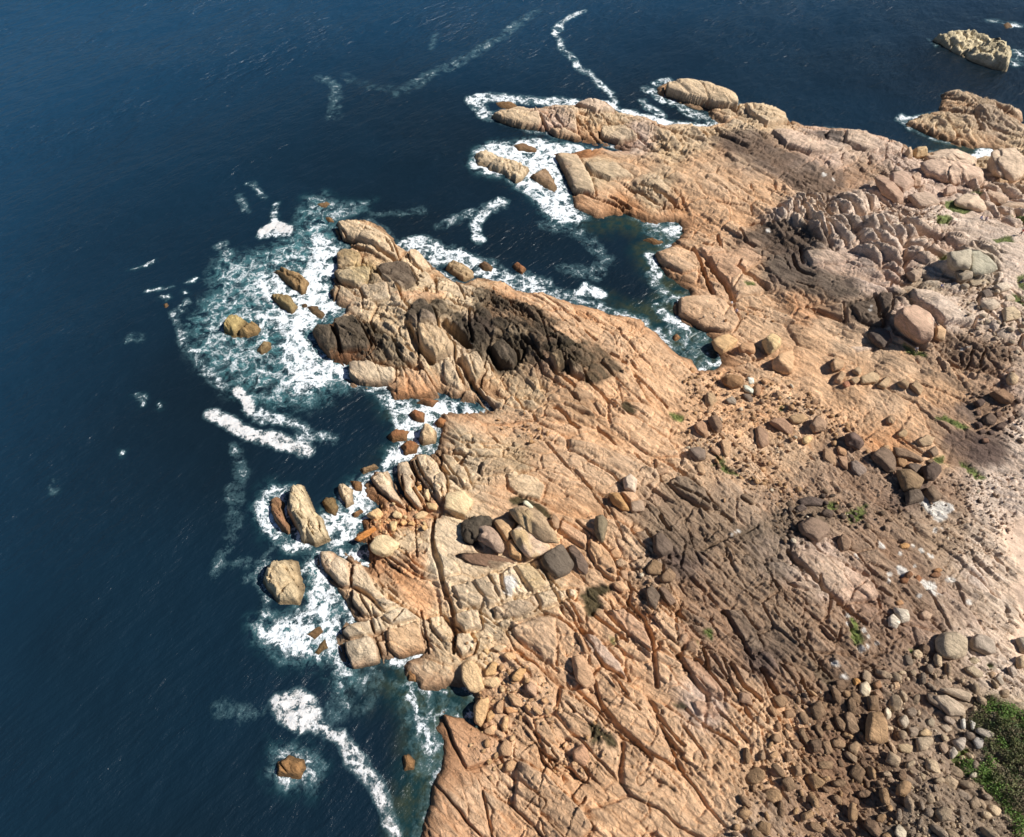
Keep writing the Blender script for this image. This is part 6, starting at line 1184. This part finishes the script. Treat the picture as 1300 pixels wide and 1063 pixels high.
 ('smooth round stone alone on the orange rock right of the shore cobbles',X(F,[(1002,592),(1060,560),(1102,622),(1050,642)]),(192,152,116),.7,10),
 ('pale slab edge boulder at the very top of the shore cobbles',X(F,[(458,22),(560,-10),(660,-5),(562,77)]),(204,176,146),.5,20),
 ('small round tan boulder beside the top slab of the shore cobbles',X(F,[(370,52),(410,20),(452,70),(420,97)]),(200,166,126),.7,12),
 ('narrow tan stone between the long shore boulder and narrow upright one',X(F,[(412,742),(480,690),(512,762),(422,862)]),(190,152,112),.6,16),
 ('pinkish rounded square boulder alone on the striped orange rock',X(Q2,[(980,315),(1040,305),(1085,380),(1112,460),(1052,487),(1002,440)]),(186,150,122),.6,16),
 ('long thin splinter of rock above the pinkish rounded square boulder',X(Q2,[(995,178),(1030,200),(1082,312),(1040,305)]),(180,142,112),.7,24),
 ('brown boulder with a black left side at the bottom of the shore cobbles',X(Q2,[(575,832),(612,775),(647,800),(647,872),(592,867)]),(184,148,118),.8,18),
 ('tan boulder touching the bottom edge below the shore cobbles',X(Q2,[(615,902),(650,880),(687,915),(650,950),(610,950)]),(190,152,118),.7,18),
 ('pink sloping block beside the round pothole stone at the bottom',X(Q2,[(980,842),(1040,797),(1082,872),(1052,925),(992,892)]),(182,142,116),.6,26),
 ('round stone sitting in a pothole at the bottom',X(Q2,[(975,905),(990,888),(1012,895),(1012,920),(985,925)]),(204,166,130),.9,10),
 ('square edged boulder with a black left side at the top of the brown cobbles',X(Q3,[(950,545),(1010,527),(1042,560),(1020,598),(990,602)]),(142,114,90),.7,20),
 ('rounded brown stone left of the square edged boulder',X(Q3,[(930,602),(950,587),(997,630),(970,652)]),(162,128,100),.6,12),
 ('grey brown block below the square edged boulder',X(Q3,[(1020,617),(1070,610),(1087,650),(1032,662)]),(154,124,100),.6,22),
 ('upright dark brown stone below the rounded brown stone',X(Q3,[(965,692),(990,667),(1007,720),(980,737)]),(140,110,88),.8,14),
 ('grey stone with a black left face low in the brown cobbles',X(Q3,[(880,852),(910,822),(922,882),(890,892)]),(152,126,104),.9,18),
 ('tan flat stone right of the grey one low in the brown cobbles',X(Q3,[(935,862),(980,832),(992,872),(952,882)]),(170,136,106),.5,18),
 ('brown oval stone at the lower right of the brown cobbles',X(Q3,[(1025,852),(1060,832),(1072,890),(1032,902)]),(142,114,92),.7,12),
 ('dark almond stone in the right of the brown cobbles',X(Q3,[(1050,792),(1090,775),(1122,810),(1090,835)]),(132,106,86),.7,16),
 ('leaning brown slab at the right of the brown cobbles',X(Q3,[(1088,722),(1120,710),(1142,790),(1110,780)]),(128,104,84),.7,18),
 ('black faced boulder at the foot of the orange ledges',X(Q3,[(772,512),(830,520),(852,590),(775,567)]),(158,128,108),.7,20),
 ('oval pitted boulder resting on orange slabs near the surf',X(P3,[(725,572),(770,522),(830,512),(902,560),(852,620),(800,632),(742,602)]),(210,186,152),.6,12),
 ('tan boulder pair lump at the edge of the surf cobbles',X(H,[(218,640),(340,570),(412,640),(340,712),(240,670)]),(206,170,128),.7,14),
 ('pale egg stone in the middle of the surf cobbles',X(H,[(500,642),(532,590),(612,632),(602,682),(520,672)]),(210,182,144),.7,12),
 ('tapered pale stone below the pale egg stone',X(H,[(465,712),(560,700),(542,820),(492,822)]),(208,176,134),.7,18),
 ('small tan stone, left of the two below the pale egg stone',X(H,[(580,722),(640,687),(667,720),(620,752)]),(204,166,120),.6,14),
 ('small tan stone, right of the two below the pale egg stone',X(H,[(665,742),(710,700),(762,730),(740,762)]),(204,164,118),.6,14),
 ('wide pale stone under the shore blocks',X(H,[(740,642),(830,597),(902,620),(852,682),(762,692)]),(210,178,140),.6,12),
 ('upright pale stone wedged between the shore blocks',X(H,[(845,420),(860,342),(925,330),(902,472)]),(212,186,150),.8,24),
 ('small orange stone wedged left of the upright pale stone',X(H,[(770,362),(830,320),(832,382),(790,395)]),(202,150,96),.6,14),
 ('log shaped orange rock lying at the edge of the surf',X(H,[(75,892),(310,757),(332,802),(130,922)]),(190,128,74),.8,12),
 ('rounded tan block below the upright pale stone',X(H,[(868,502),(990,512),(1000,592),(902,582)]),(206,172,130),.6,14),
]
used = set()
for b in BOU:
    lab, pts, tone, hf, p = b
    sink = 0.25
    t2 = None; dz = 0; rg = 0.05
    if 'white and yellow' in lab: t2 = (218, 186, 140)
    if 'dimpled' in lab or 'white and yellow' in lab: sink = 0.15; rg = 0.09
    if 'fluted' in lab: rg = 0.16
    if 'black lichen' in lab or 'knobbly pink' in lab or 'dimpled' in lab: rg = 0.24
    boulder(lab, pts, tuple(min(235, q * 1.10) for q in tone), hf, int(p * 2.2), ga, rough=rg, sink=sink, tone2=t2)

# ------------------------------------------------------------------ cobbles: individuals and the uncounted rest
RUBZ = [  # (outline in photo pixels, how many per 100 m2, smallest, largest, tones)
 ('small brown stone in the rubble below the head of the gut',[(905,470),(960,480),(1010,490),(1060,520),(1110,560),(1120,590),(1060,560),(1040,545),(1000,560),(980,610),(1040,640),(1080,640),(1000,650),(940,600),(900,590),(870,570),(880,520),(870,480)],266,.25,1.3,[(176,140,108),(164,130,104),(188,150,114),(150,122,100)]),
 ('brown cobble in the weedy dark patch',[(985,640),(1020,620),(1060,630),(1100,640),(1150,640),(1160,660),(1100,665),(1060,670),(1030,680),(990,690)],308,.3,1.3,[(104,88,78),(120,100,84),(92,78,70),(140,114,94)]),
 ('small dark cobble beside the giants',[(1060,600),(1110,600),(1180,640),(1230,600),(1260,620),(1240,660),(1200,690),(1170,660),(1110,640),(1070,620)],70,.25,1.0,[(120,98,84),(140,116,98),(104,86,76)]),
 ('small stone on the pebbly top of the sand',[(1190,600),(1300,600),(1310,640),(1290,680),(1262,700),(1245,735),(1215,710),(1200,680),(1230,650)],266,.18,.8,[(184,158,140),(200,172,152),(150,124,106),(160,136,118)]),
 ('brown cobble in the cobble beach at the bottom',[(975,915),(990,890),(1010,890),(1040,885),(1085,862),(1110,860),(1120,920),(1140,985),(1130,1100),(930,1100),(945,985)],300,.4,2.4,[(150,122,98),(140,114,92),(168,136,106),(128,104,86),(180,146,112)]),
 ('grey tan stone in the rubble beach at the lower right',[(1110,850),(1150,840),(1180,830),(1230,850),(1270,860),(1290,870),(1250,890),(1240,930),(1245,950),(1230,990),(1300,1110),(1130,1110),(1120,930),(1105,880)],330,.35,2.3,[(184,160,136),(172,150,128),(196,172,146),(160,138,118),(150,132,118)]),
 ('tan cobble in the shore cobbles at the bottom',[(590,815),(640,800),(660,850),(690,880),(720,900),(700,920),(660,900),(640,960),(620,990),(610,930),(605,890)],251,.3,1.3,[(196,158,120),(204,170,134),(186,146,110)]),
 ('small pale cobble in the surf cobbles',[(470,640),(500,650),(550,645),(560,660),(540,680),(520,670),(500,680),(470,690),(455,680),(480,660)],196,.35,1.1,[(206,170,126),(196,150,104),(210,182,142)]),
 ('rounded stone in the blocky ground by the whaleback boulders',[(1120,230),(1170,225),(1200,260),(1180,290),(1140,280),(1110,250)],112,.5,1.6,[(184,156,138),(176,150,134),(196,168,150)]),
 ('grey stone right of the grey block stack',[(1230,350),(1300,380),(1310,460),(1280,450),(1240,420),(1215,400)],112,.4,1.5,[(190,170,150),(178,158,140),(200,180,160)]),
 ('small stone along the seam below the orange ledge',[(840,400),(930,395),(1000,400),(1060,415),(1090,430),(1050,425),(980,410),(930,408)],61,.3,.9,[(196,150,110),(186,140,102)]),
 ('small stone at the foot of the dark headland',[(620,520),(660,530),(720,560),(700,560),(650,545),(625,535)],168,.3,1.2,[(198,156,114),(186,144,106)]),
 ('dark cobble in the pothole field at the bottom',[(735,930),(770,910),(790,960),(810,985),(740,985),(700,975),(690,960)],110,.25,.7,[(190,150,110),(150,120,92),(206,168,130)]),
 ('dark cobble among the black cluster by the sand',[(1230,500),(1280,490),(1300,540),(1290,560),(1250,550),(1235,530)],251,.3,1.1,[(100,82,74),(116,96,84),(88,74,68)]),
 ('small stone on the fractured slope above the white pair',[(1100,760),(1180,770),(1230,800),(1190,830),(1120,830),(1080,800)],22,.25,.9,[(150,120,98),(170,138,112),(136,108,90)]),
 ('loose stone along the string below the upright grey boulder',[(770,680),(800,700),(830,740),(850,770),(830,790),(790,770),(780,730)],125,.3,1.0,[(170,138,112),(190,152,120),(150,120,98)]),
 ('loose stone on the broken brown slabs',[(860,600),(960,600),(1000,640),(960,650),(900,640)],20,.25,.9,[(176,140,110),(156,126,102)]),
 ('loose stone on the rocky ground at the right edge',[(1180,420),(1300,430),(1310,500),(1220,490)],39,.3,1.0,[(160,132,112),(140,114,98)]),
 ('pebble lying on the open sand',[(1255,690),(1300,660),(1340,700),(1340,820),(1280,830),(1262,800),(1262,760),(1245,725)],22,.15,.5,[(190,160,140),(170,140,120),(150,124,106)]),
]
rs = random.Random(5); nrs = np.random.RandomState(5)
LIB = []; LIBEL = []
for k in range(36):
    r = random.Random(900 + k)
    n = r.randint(4, 7); a0 = r.uniform(0, 6.28); el = r.uniform(0.4, 0.95)
    LIBEL.append('long' if el < 0.55 else 'oval' if el < 0.75 else 'blocky')
    out = [(0.5 * r.uniform(0.85, 1.1) * math.cos(a0 + 6.283 * i / n), 0.5 * el * r.uniform(0.85, 1.1) * math.sin(a0 + 6.283 * i / n)) for i in range(n)]
    LIB.append({lv: rock_shape(out, r.uniform(0.4, 0.8), random.Random(900 + k), lv, r.choice([24, 40, 60]), 0.10, 0.7) for lv in (1, 2, 3)})
cand = []
for zi, (lab, poly, dens, smin, smax, tones) in enumerate(RUBZ):
    x, y, z = land(poly); w = list(zip(x, y))
    area = 0.5 * abs(sum(w[i][0] * w[(i + 1) % len(w)][1] - w[(i + 1) % len(w)][0] * w[i][1] for i in range(len(w))))
    n = int(min(area * dens / 100 * 1.7, 14000))
    bb = (x.min(), x.max(), y.min(), y.max())
    ba = (bb[1] - bb[0]) * (bb[3] - bb[2])
    m = int(n * ba / max(area, 1))
    px_ = nrs.uniform(bb[0], bb[1], m); py_ = nrs.uniform(bb[2], bb[3], m)
    d_ = sdf(px_ + 1.5 * fbm(px_ / 3, py_ / 3, 3, 3), py_ + 1.5 * fbm(px_ / 3, py_ / 3, 4, 3), w)
    pp = np.clip((d_ + 1.5) / 2.5, 0, 1) * np.clip(0.75 + 0.9 * fbm(px_ / 4, py_ / 4, 14, 2), 0.1, 1)
    ok = nrs.uniform(0, 1, m) < pp
    for a, b in zip(px_[ok], py_[ok]):
        s = smin * (smax / smin) ** (rs.random() ** 2.2)
        cand.append([a, b, s, zi])
cand.sort(key=lambda c: -c[2])
cell = {}
def clash(x, y, r):
    k = (int(x // 3), int(y // 3))
    for i in (-1, 0, 1):
        for j in (-1, 0, 1):
            for (a, b, q) in cell.get((k[0] + i, k[1] + j), ()):
                if (a - x) ** 2 + (b - y) ** 2 < (q + r) ** 2: return True
    return False
def put(x, y, r): cell.setdefault((int(x // 3), int(y // 3)), []).append((x, y, r))
for (x, y, r) in placed:
    if r < 1.2: put(x, y, r)
    else:
        for a in range(0, 12):
            put(x + r * 0.6 * math.cos(a * .5236), y + r * 0.6 * math.sin(a * .5236), r * 0.4)
        put(x, y, r * .6)
keep = []
for c in cand:
    if not clash(c[0], c[1], c[2] * 0.33): put(c[0], c[1], c[2] * 0.33); keep.append(c)
zz = lookup('Z', [c[0] for c in keep], [c[1] for c in keep])
def seen_size(c):
    return c[2] / math.sqrt(c[0] ** 2 + c[1] ** 2 + CAM_H ** 2)
NI = max(0, 300 - len(BOU))
def in_frame(x, y, z):
    dx, dy, dz = x, y, z - CAM_H
    dep = dy * CP - dz * SP; upc = dy * SP + dz * CP
    px = 650 + FPX * dx / dep; py = 486.5 - FPX * upc / dep
    return 0 < px < 1300 and 0 < py < 1063
order = sorted(range(len(keep)), key=lambda i: -(seen_size(keep[i]) if in_frame(keep[i][0], keep[i][1], zz[i]) else 0))
indiv = set(order[:NI])
LMK = [((1114,920),'largest mottled tan boulder'),((1079,915),'long brown slab boulder'),((1064,943),'brown five sided boulder'),((1205,823),'largest domed grey boulder'),((1210,895),'long pale grey boulder'),((1175,940),'weathered grey ribbed block'),
 ((995,460),'triangular boulder'),((931,485),'dark sided oval boulder'),((1145,785),'white split boulder'),((960,553),'big grey brown boulder'),((1085,556),'darkest standing boulder'),((1121,585),'big flat topped boulder'),((1155,610),'largest dark boulder of the giants'),
 ((1256,532),'black cluster of boulders'),((600,860),'pitted egg shaped shore boulder'),((612,905),'long tan shore boulder'),((1032,900),'brown ledges'),((992,915),'square edged boulder'),((1017,968),'broad brown boulder'),((760,960),'pothole field'),
 ((1260,390),'loaf shaped grey boulder'),((1210,350),'grey block stack'),((1190,250),'flat pale slab'),((886,655),'black sided egg boulder'),((1032,665),'chipped square boulder'),((488,690),'oval pitted boulder'),((915,595),'diagonal grass strip'),((1101,880),'white bleached boulder')]
lmx, lmy, _ = land([q[0] for q in LMK])
def cobble_label(x, y, s, tone, zone, el):
    d2 = (lmx - x) ** 2 + (lmy - y) ** 2; k = int(np.argmin(d2)); dx, dy = x - lmx[k], y - lmy[k]
    an = math.degrees(math.atan2(dy, dx)) % 360
    side = ['right of', 'above right of', 'above', 'above left of', 'left of', 'below left of', 'below', 'below right of'][int((an + 22.5) // 45) % 8]
    far = '%d m ' % max(1, round(math.sqrt(d2[k])))
    sz = 'hefty' if s > 1.75 else 'big' if s > 1.45 else 'fair sized' if s > 1.3 else 'middling' if s > 1.0 else 'small'
    lum = sum(tone) / 3
    tn = 'whitish' if lum > 190 else 'pale tan' if lum > 160 else 'brown' if lum > 125 else 'dark brown' if lum > 100 else 'blackish'
    if d2[k] > 900: return sz + ' ' + tn + ' ' + zone
    return '%s %s %s cobble %s%s the %s' % (sz, el, tn, far, side, LMK[k][1])
VV, FF, CC, off = [], [], [], 0
for i, (x, y, s, zi) in enumerate(keep):
    k = rs.randrange(len(LIB)); a = rs.uniform(0, 6.283); tone = rs.choice(RUBZ[zi][5])
    if rs.random() < 0.04: tone = (212, 196, 176)
    br = rs.uniform(0.8, 1.18)
    lv = 3 if i in indiv else (2 if s > 0.6 else 1)
    v, f = LIB[k][lv]
    c_, s_ = math.cos(a), math.sin(a); tx, ty = rs.gauss(0, .3), rs.gauss(0, .3)
    q = v * s
    q = np.stack([q[:, 0] * c_ - q[:, 1] * s_, q[:, 0] * s_ + q[:, 1] * c_, q[:, 2]], 1)
    q[:, 2] += q[:, 0] * tx + q[:, 1] * ty
    z = zz[i] + s * 0.16
    if i in indiv:
        base = q[:, 2].min(); q = q - np.array([0, 0, base])
        o = mesh_obj('cobble', q, f, STONE, stone_col(q + x, tuple(np.array(tone) * br ** 0.5), rs))
        o.location = (x, y, z + base)
        o['label'] = cobble_label(x, y, s, tone, RUBZ[zi][0], LIBEL[k]); o['category'] = 'stone'; o['group'] = 'loose cobbles and stones of the foreshore'
    else:
        VV.append(q + np.array([x, y, z])); FF.append(f + off); off += len(v)
        CC.append(np.repeat(np.clip(srgb(tone) * np.array([1.0, 0.99, 0.90]) * br * ALB, .01, .8)[None, :], len(v), 0))
if VV:
    o = mesh_obj('loose_stones', np.concatenate(VV), np.concatenate(FF), STONE, np.concatenate(CC))
    o['kind'] = 'stuff'; o['label'] = 'small loose stones and cobbles lying thick in the rubble'; o['category'] = 'stones'
print('cobbles', len(keep), 'individual', len(indiv), 'boulders', len(BOU))
# ------------------------------------------------------------------ scrub and grass
def leaves(name, centers, radii, per, size, cols, label, seed, flat=0.7):
    r = np.random.RandomState(seed)
    P, C_ = [], []
    for (x, y, z), rad, col in zip(centers, radii, cols):
        n = max(6, int(per * rad * rad))
        a = r.uniform(0, 6.283, n); ph = np.arccos(r.uniform(-0.1, 1, n)); rr = rad * r.uniform(0.55, 1.05, n)
        p = np.stack([x + rr * np.sin(ph) * np.cos(a), y + rr * np.sin(ph) * np.sin(a), z + rr * np.cos(ph) * flat], 1)
        P.append(p); C_.append(np.array(col)[None, :] * r.uniform(0.55, 1.5, (n, 1)))
    P = np.concatenate(P); C_ = np.concatenate(C_); n = len(P)
    t1 = r.normal(size=(n, 3)); t1[:, 2] *= 0.5; t1 /= np.linalg.norm(t1, axis=1)[:, None]
    t2 = np.cross(t1, r.normal(size=(n, 3))); t2 /= np.linalg.norm(t2, axis=1)[:, None]
    s = size * r.uniform(0.6, 1.4, (n, 1))
    v = np.stack([P - t1 * s, P + t2 * s * 0.45, P + t1 * s, P - t2 * s * 0.45], 1).reshape(-1, 3)
    f = np.arange(4 * n).reshape(-1, 4)
    o = mesh_obj(name, v, f, LEAF, np.clip(np.repeat(C_, 4, 0), 0.005, 0.5), smooth=False)
    o['kind'] = 'stuff'; o['label'] = label
    return o
LEAF = bpy.data.materials.new('leaf'); LEAF.use_nodes = True
_t = LEAF.node_tree; _p = _t.nodes['Principled BSDF']; _a = _t.nodes.new('ShaderNodeAttribute'); _a.attribute_name = 'Col'
_t.links.new(_a.outputs['Color'], _p.inputs['Base Color']); _p.inputs['Roughness'].default_value = 0.65; _p.inputs['Specular IOR Level'].default_value = 0.3
SCR = [(1340,835),(1300,855),(1285,868),(1262,876),(1245,888),(1236,884),(1236,902),(1232,915),(1247,928),(1262,940),(1250,950),(1262,962),(1240,968),(1222,952),(1212,962),(1222,985),(1262,1010),(1290,1063),(1300,1110),(1480,1110),(1480,830)]
x, y, z = land(SCR); sw_ = list(zip(x, y)); r6 = np.random.RandomState(6)
px_ = r6.uniform(min(x), max(x), 5200); py_ = r6.uniform(min(y), max(y), 5200)
d_ = sdf(px_ + 1.0 * fbm(px_ / 2, py_ / 2, 3, 3), py_ + 1.0 * fbm(px_ / 2, py_ / 2, 4, 3), sw_)
lump = fbm(px_ / 3.2, py_ / 3.2, 101, 3)
ok = (d_ > 0.1) & (lump > -0.30 + 0.35 * (d_ < 1.8))
px_, py_, d_, lump = px_[ok], py_[ok], d_[ok], lump[ok]
gz = lookup('Z', px_, py_)
tall = np.clip(d_ * 0.25, 0.05, 1.3) * np.clip(0.9 + 1.5 * lump, 0.15, 2)
cen = [(a, b, c + h) for a, b, c, h in zip(px_, py_, gz, tall)]
tone = fbm(px_ / 2.2, py_ / 2.2, 103, 3)
colr = []
for t_, q in zip(tone, r6.uniform(0, 1, len(tone))):
    g = np.array([0.075, 0.125, 0.022]) if t_ > 0.18 else np.array([0.085, 0.088, 0.032]) if t_ > -0.08 else np.array([0.120, 0.098, 0.052]) if q < 0.6 else np.array([0.05, 0.07, 0.022])
    colr.append(g * 1.35 * (0.8 + 0.5 * q))
leaves('coastal_scrub', cen, r6.uniform(0.3, 0.75, len(cen)), 110, 0.11, colr, 'low green and straw coloured scrub covering the bottom right corner', 8)
# ground under the scrub is dry litter: short stems
nn = 60000
gx = r6.uniform(G0['xl'].min(), 120, nn * 6); gy = r6.uniform(5, 170, nn * 6)
m = lookup('green', gx, gy) > 0.35
gx, gy = gx[m][:9000], gy[m][:9000]
gz = lookup('Z', gx, gy)
tn = fbm(gx / 1.5, gy / 1.5, 105, 3)
cl = [np.array([0.085, 0.115, 0.028]) * (1 + 0.5 * t_) if t_ > -0.15 else np.array([0.12, 0.11, 0.05]) for t_ in tn]
leaves('grass_tufts', list(zip(gx, gy, gz)), r6.uniform(0.10, 0.28, len(gx)), 60, 0.07, cl, 'short green grass growing in cracks and hollows of the rock', 9, 0.9)

# ------------------------------------------------------------------ people
def skin_mesh(name, verts, edges, radii, mat, parent, root=0, sub=2):
    me = bpy.data.meshes.new(name); me.from_pydata([tuple(v) for v in verts], edges, []); me.update()
    o = bpy.data.objects.new(name, me); COL.objects.link(o); o.parent = parent
    sk = o.modifiers.new('skin', 'SKIN'); sk.use_smooth_shade = True
    if not me.skin_vertices: me.skin_vertices.new() if hasattr(me.skin_vertices, 'new') else None
    for i, r in enumerate(radii):
        me.skin_vertices[0].data[i].radius = (r, r) if not isinstance(r, tuple) else r
        me.skin_vertices[0].data[i].use_root = (i == root)
    ss = o.modifiers.new('sub', 'SUBSURF'); ss.levels = sub; ss.render_levels = sub
    me.materials.append(mat)
    return o
SKINM = plain('skin', (0.50, 0.31, 0.22), 0.6, 0.06)
def person(px, py, label, pose, shirt, trousers, hair, face, group=None, hat=None):
    x, y, z = land([(px, py)]); x, y = x[0], y[0]; g = lookup('Z', x, y)[0]
    for _ in range(3):
        x, y = unproj(px, py, g + (0.5 if pose == 'sit' else 0.85)); g = lookup('Z', float(x), float(y))[0]
    xs_ = np.array([0, .12, -.12, 0, 0]) + float(x); ys_ = np.array([0, 0, 0, .12, -.12]) + float(y)
    g = float(lookup('Z', xs_, ys_).max()) + 0.04
    e = bpy.data.objects.new('person', None); COL.objects.link(e); e.location = (float(x), float(y), g); e.rotation_euler = (0, 0, face)
    e['label'] = label; e['category'] = 'person'
    if group: e['group'] = group
    Vn, En, Rn = [], [], []
    def add(p, r, par=None):
        Vn.append(p); Rn.append(r); i = len(Vn) - 1
        if par is not None: En.append((par, i))
        return i
    hip = 0.93 if pose == 'stand' else 0.13
    lean = 0.0 if pose == 'stand' else -0.06
    pel = add((0, 0, hip), (.135, .10))
    wai = add((0, lean * .5, hip + .20), (.115, .085), pel)
    che = add((0, lean, hip + .40), (.145, .10), wai)
    nec = add((0, lean * .9, hip + .56), .055, che)
    hd0 = add((0, lean * .8 + .01, hip + .66), (.072, .085), nec)
    hd1 = add((0, lean * .8 + .01, hip + .76), (.078, .095), hd0)
    add((0, lean * .8 + .01, hip + .83), (.05, .06), hd1)
    add((0, lean * .8 + .125, hip + .695), .012, hd0)
    Sv = [Vn[pel], Vn[wai], Vn[che], (0, lean * .95, hip + .49)]; Se = [(0, 1), (1, 2), (2, 3)]; Sr = [(.148, .112), (.135, .105), (.165, .12), .075]
    Tv = [(0, 0, hip + .06), (0, 0, hip - .02)]; Te = [(0, 1)]; Tr = [(.145, .11), (.13, .105)]
    for s in (-1, 1):
        sh_ = add((s * .17, lean, hip + .47), .055, che)
        if pose == 'stand': el, wr = (s * .24, .0, hip + .19), (s * .25, .12, hip - .03)
        else: el, wr = (s * .25, .07, hip + .24), (s * .16, .29, hip + .20)
        ei = add(el, .040, sh_); wi = add(wr, .027, ei)
        dv = Vector(wr) - Vector(el); dv.normalize()
        pm = add(tuple(Vector(wr) + dv * .05), (.036, .016), wi)
        pb = Vector(wr) + dv * .085
        for k, L_ in enumerate((.065, .078, .072, .055)):
            off = Vector((1, 0, 0)) * ((k - 1.5) * .019)
            a_ = add(tuple(pb + off), .009, pm); b_ = add(tuple(pb + off + dv * L_ * .55), .008, a_); add(tuple(pb + off + dv * L_ + Vector((0, 0, -.015))), .007, b_)
        ta = add(tuple(Vector(wr) + dv * .03 + Vector((-s * .035, 0, .01))), .010, pm); add(tuple(Vector(wr) + dv * .075 + Vector((-s * .05, 0, .0))), .008, ta)
        i = len(Sv); Sv += [(s * .17, lean, hip + .47), tuple((Vector((s * .17, lean, hip + .47)) + Vector(el)) * .5), el]; Sr += [.075, .062, .05]; Se += [(2, i), (i, i + 1), (i + 1, i + 2)]
        if pose == 'stand': kn, an, toe = (s * .10, .02 + .08 * s, .49), (s * .10, -.03 + .12 * s, .08), (s * .11, .13 + .12 * s, .03)
        else: kn, an, toe = (s * .13, .42, hip + .24), (s * .12, .60, .06), (s * .13, .76, .03)
        h0 = add((s * .09, 0, hip - .05 if pose == 'stand' else hip), .085, pel)
        k0 = add(kn, .055, h0); a0 = add(an, .036, k0); add(toe, (.038, .028), a0)
        i = len(Tv); Tv += [(s * .09, 0.01, hip - .06 if pose == 'stand' else hip), kn, tuple(Vector(an) * .88 + Vector(kn) * .12)]; Tr += [.105, .072, .052]; Te += [(1, i), (i, i + 1), (i + 1, i + 2)]
    skin_mesh('body', Vn, En, Rn, SKINM, e, 0, 2)
    skin_mesh('shirt', Sv, Se, Sr, plain('cloth', shirt, 0.9), e, 0, 1)
    skin_mesh('trousers', Tv, Te, Tr, plain('cloth', trousers, 0.9), e, 0, 1)
    v, f = ICO[3]
    hv = v * np.array([.092, .108, .10]); k = ~((v[:, 1] > 0.35) & (v[:, 2] < 0.35)) & (v[:, 2] > -0.55)
    ff = f[k[f].all(1)]
    hv = hv + np.array([0, lean * .8 + .0, hip + .765])
    ho = mesh_obj('hat' if hat else 'hair', hv, ff, plain('hair', hat or hair, 0.8), None, True, e)
    so = ho.modifiers.new('thick', 'SOLIDIFY'); so.thickness = 0.02
    return e
person(935, 394, 'person in a lilac top and black trousers sitting on the orange ledge by the gut', 'sit', (.50, .46, .58), (.02, .02, .03), (.05, .03, .02), 2.6)
person(1225.5, 250, 'person dressed in white and blue sitting on the flat pale slab', 'sit', (.80, .82, .90), (.16, .2, .42), (.45, .35, .22), 2.9, hat=(.75, .72, .66))
person(1246, 276, 'person in a blue shirt, left one of the pair sitting below the slab', 'sit', (.22, .26, .48), (.25, .25, .3), (.05, .03, .02), 3.3)
person(1252, 278, 'person in a pale top, right one of the pair sitting below the slab', 'sit', (.62, .52, .56), (.06, .06, .09), (.12, .06, .03), 2.8)
person(1297.5, 295, 'person in a red shirt walking at the right edge above the grass', 'stand', (.62, .05, .05), (.03, .03, .05), (.04, .03, .02), 1.2)
person(1298, 357, 'person in dark clothes sitting in the round grass patch at the right edge', 'sit', (.03, .04, .08), (.05, .06, .12), (.04, .03, .02), 2.0)
person(1197, 361, 'person in dark blue sitting in the shade under the grey blocks', 'sit', (.10, .14, .34), (.05, .05, .08), (.05, .03, .02), 3.6)
person(1160.5, 447, 'person in grey sitting on the green strip below the huge pinkish boulder', 'sit', (.45, .45, .46), (.03, .03, .04), (.05, .03, .02), 3.0)
# a white bag set down behind the person on the orange ledge
def bag(px, py, label):
    x, y, z = land([(px, py)]); g = lookup('Z', x[0], y[0])[0]
    e = bpy.data.objects.new('backpack', None); COL.objects.link(e); e.location = (x[0], y[0], g); e['label'] = label; e['category'] = 'bag'
    v, f = rock_shape([(-.19, -.13), (.19, -.13), (.17, .12), (-.17, .12)], .5, random.Random(3), 3, 9, .02, .2)
    m1 = plain('canvas', (.72, .72, .74), .9); o = mesh_obj('bag_body', v + np.array([0, 0, .25]), f, m1, None, True, e)
    v, f = rock_shape([(-.13, -.05), (.13, -.05), (.13, .05), (-.13, .05)], .24, random.Random(4), 3, 9, .02, .2)
    mesh_obj('pocket', v + np.array([0, -.15, .17]), f, plain('canvas', (.5, .5, .54), .9), None, True, e)
    for s in (-1, 1):
        P_ = [(s * .09, .12, .44), (s * .10, .20, .36), (s * .10, .20, .18), (s * .09, .12, .08)]
        skin_mesh('strap', P_, [(0, 1), (1, 2), (2, 3)], [(.025, .01)] * 4, plain('canvas', (.1, .1, .12), .9), e, 0, 1)
bag(929, 384, 'white backpack set down in the cleft behind the person in lilac')
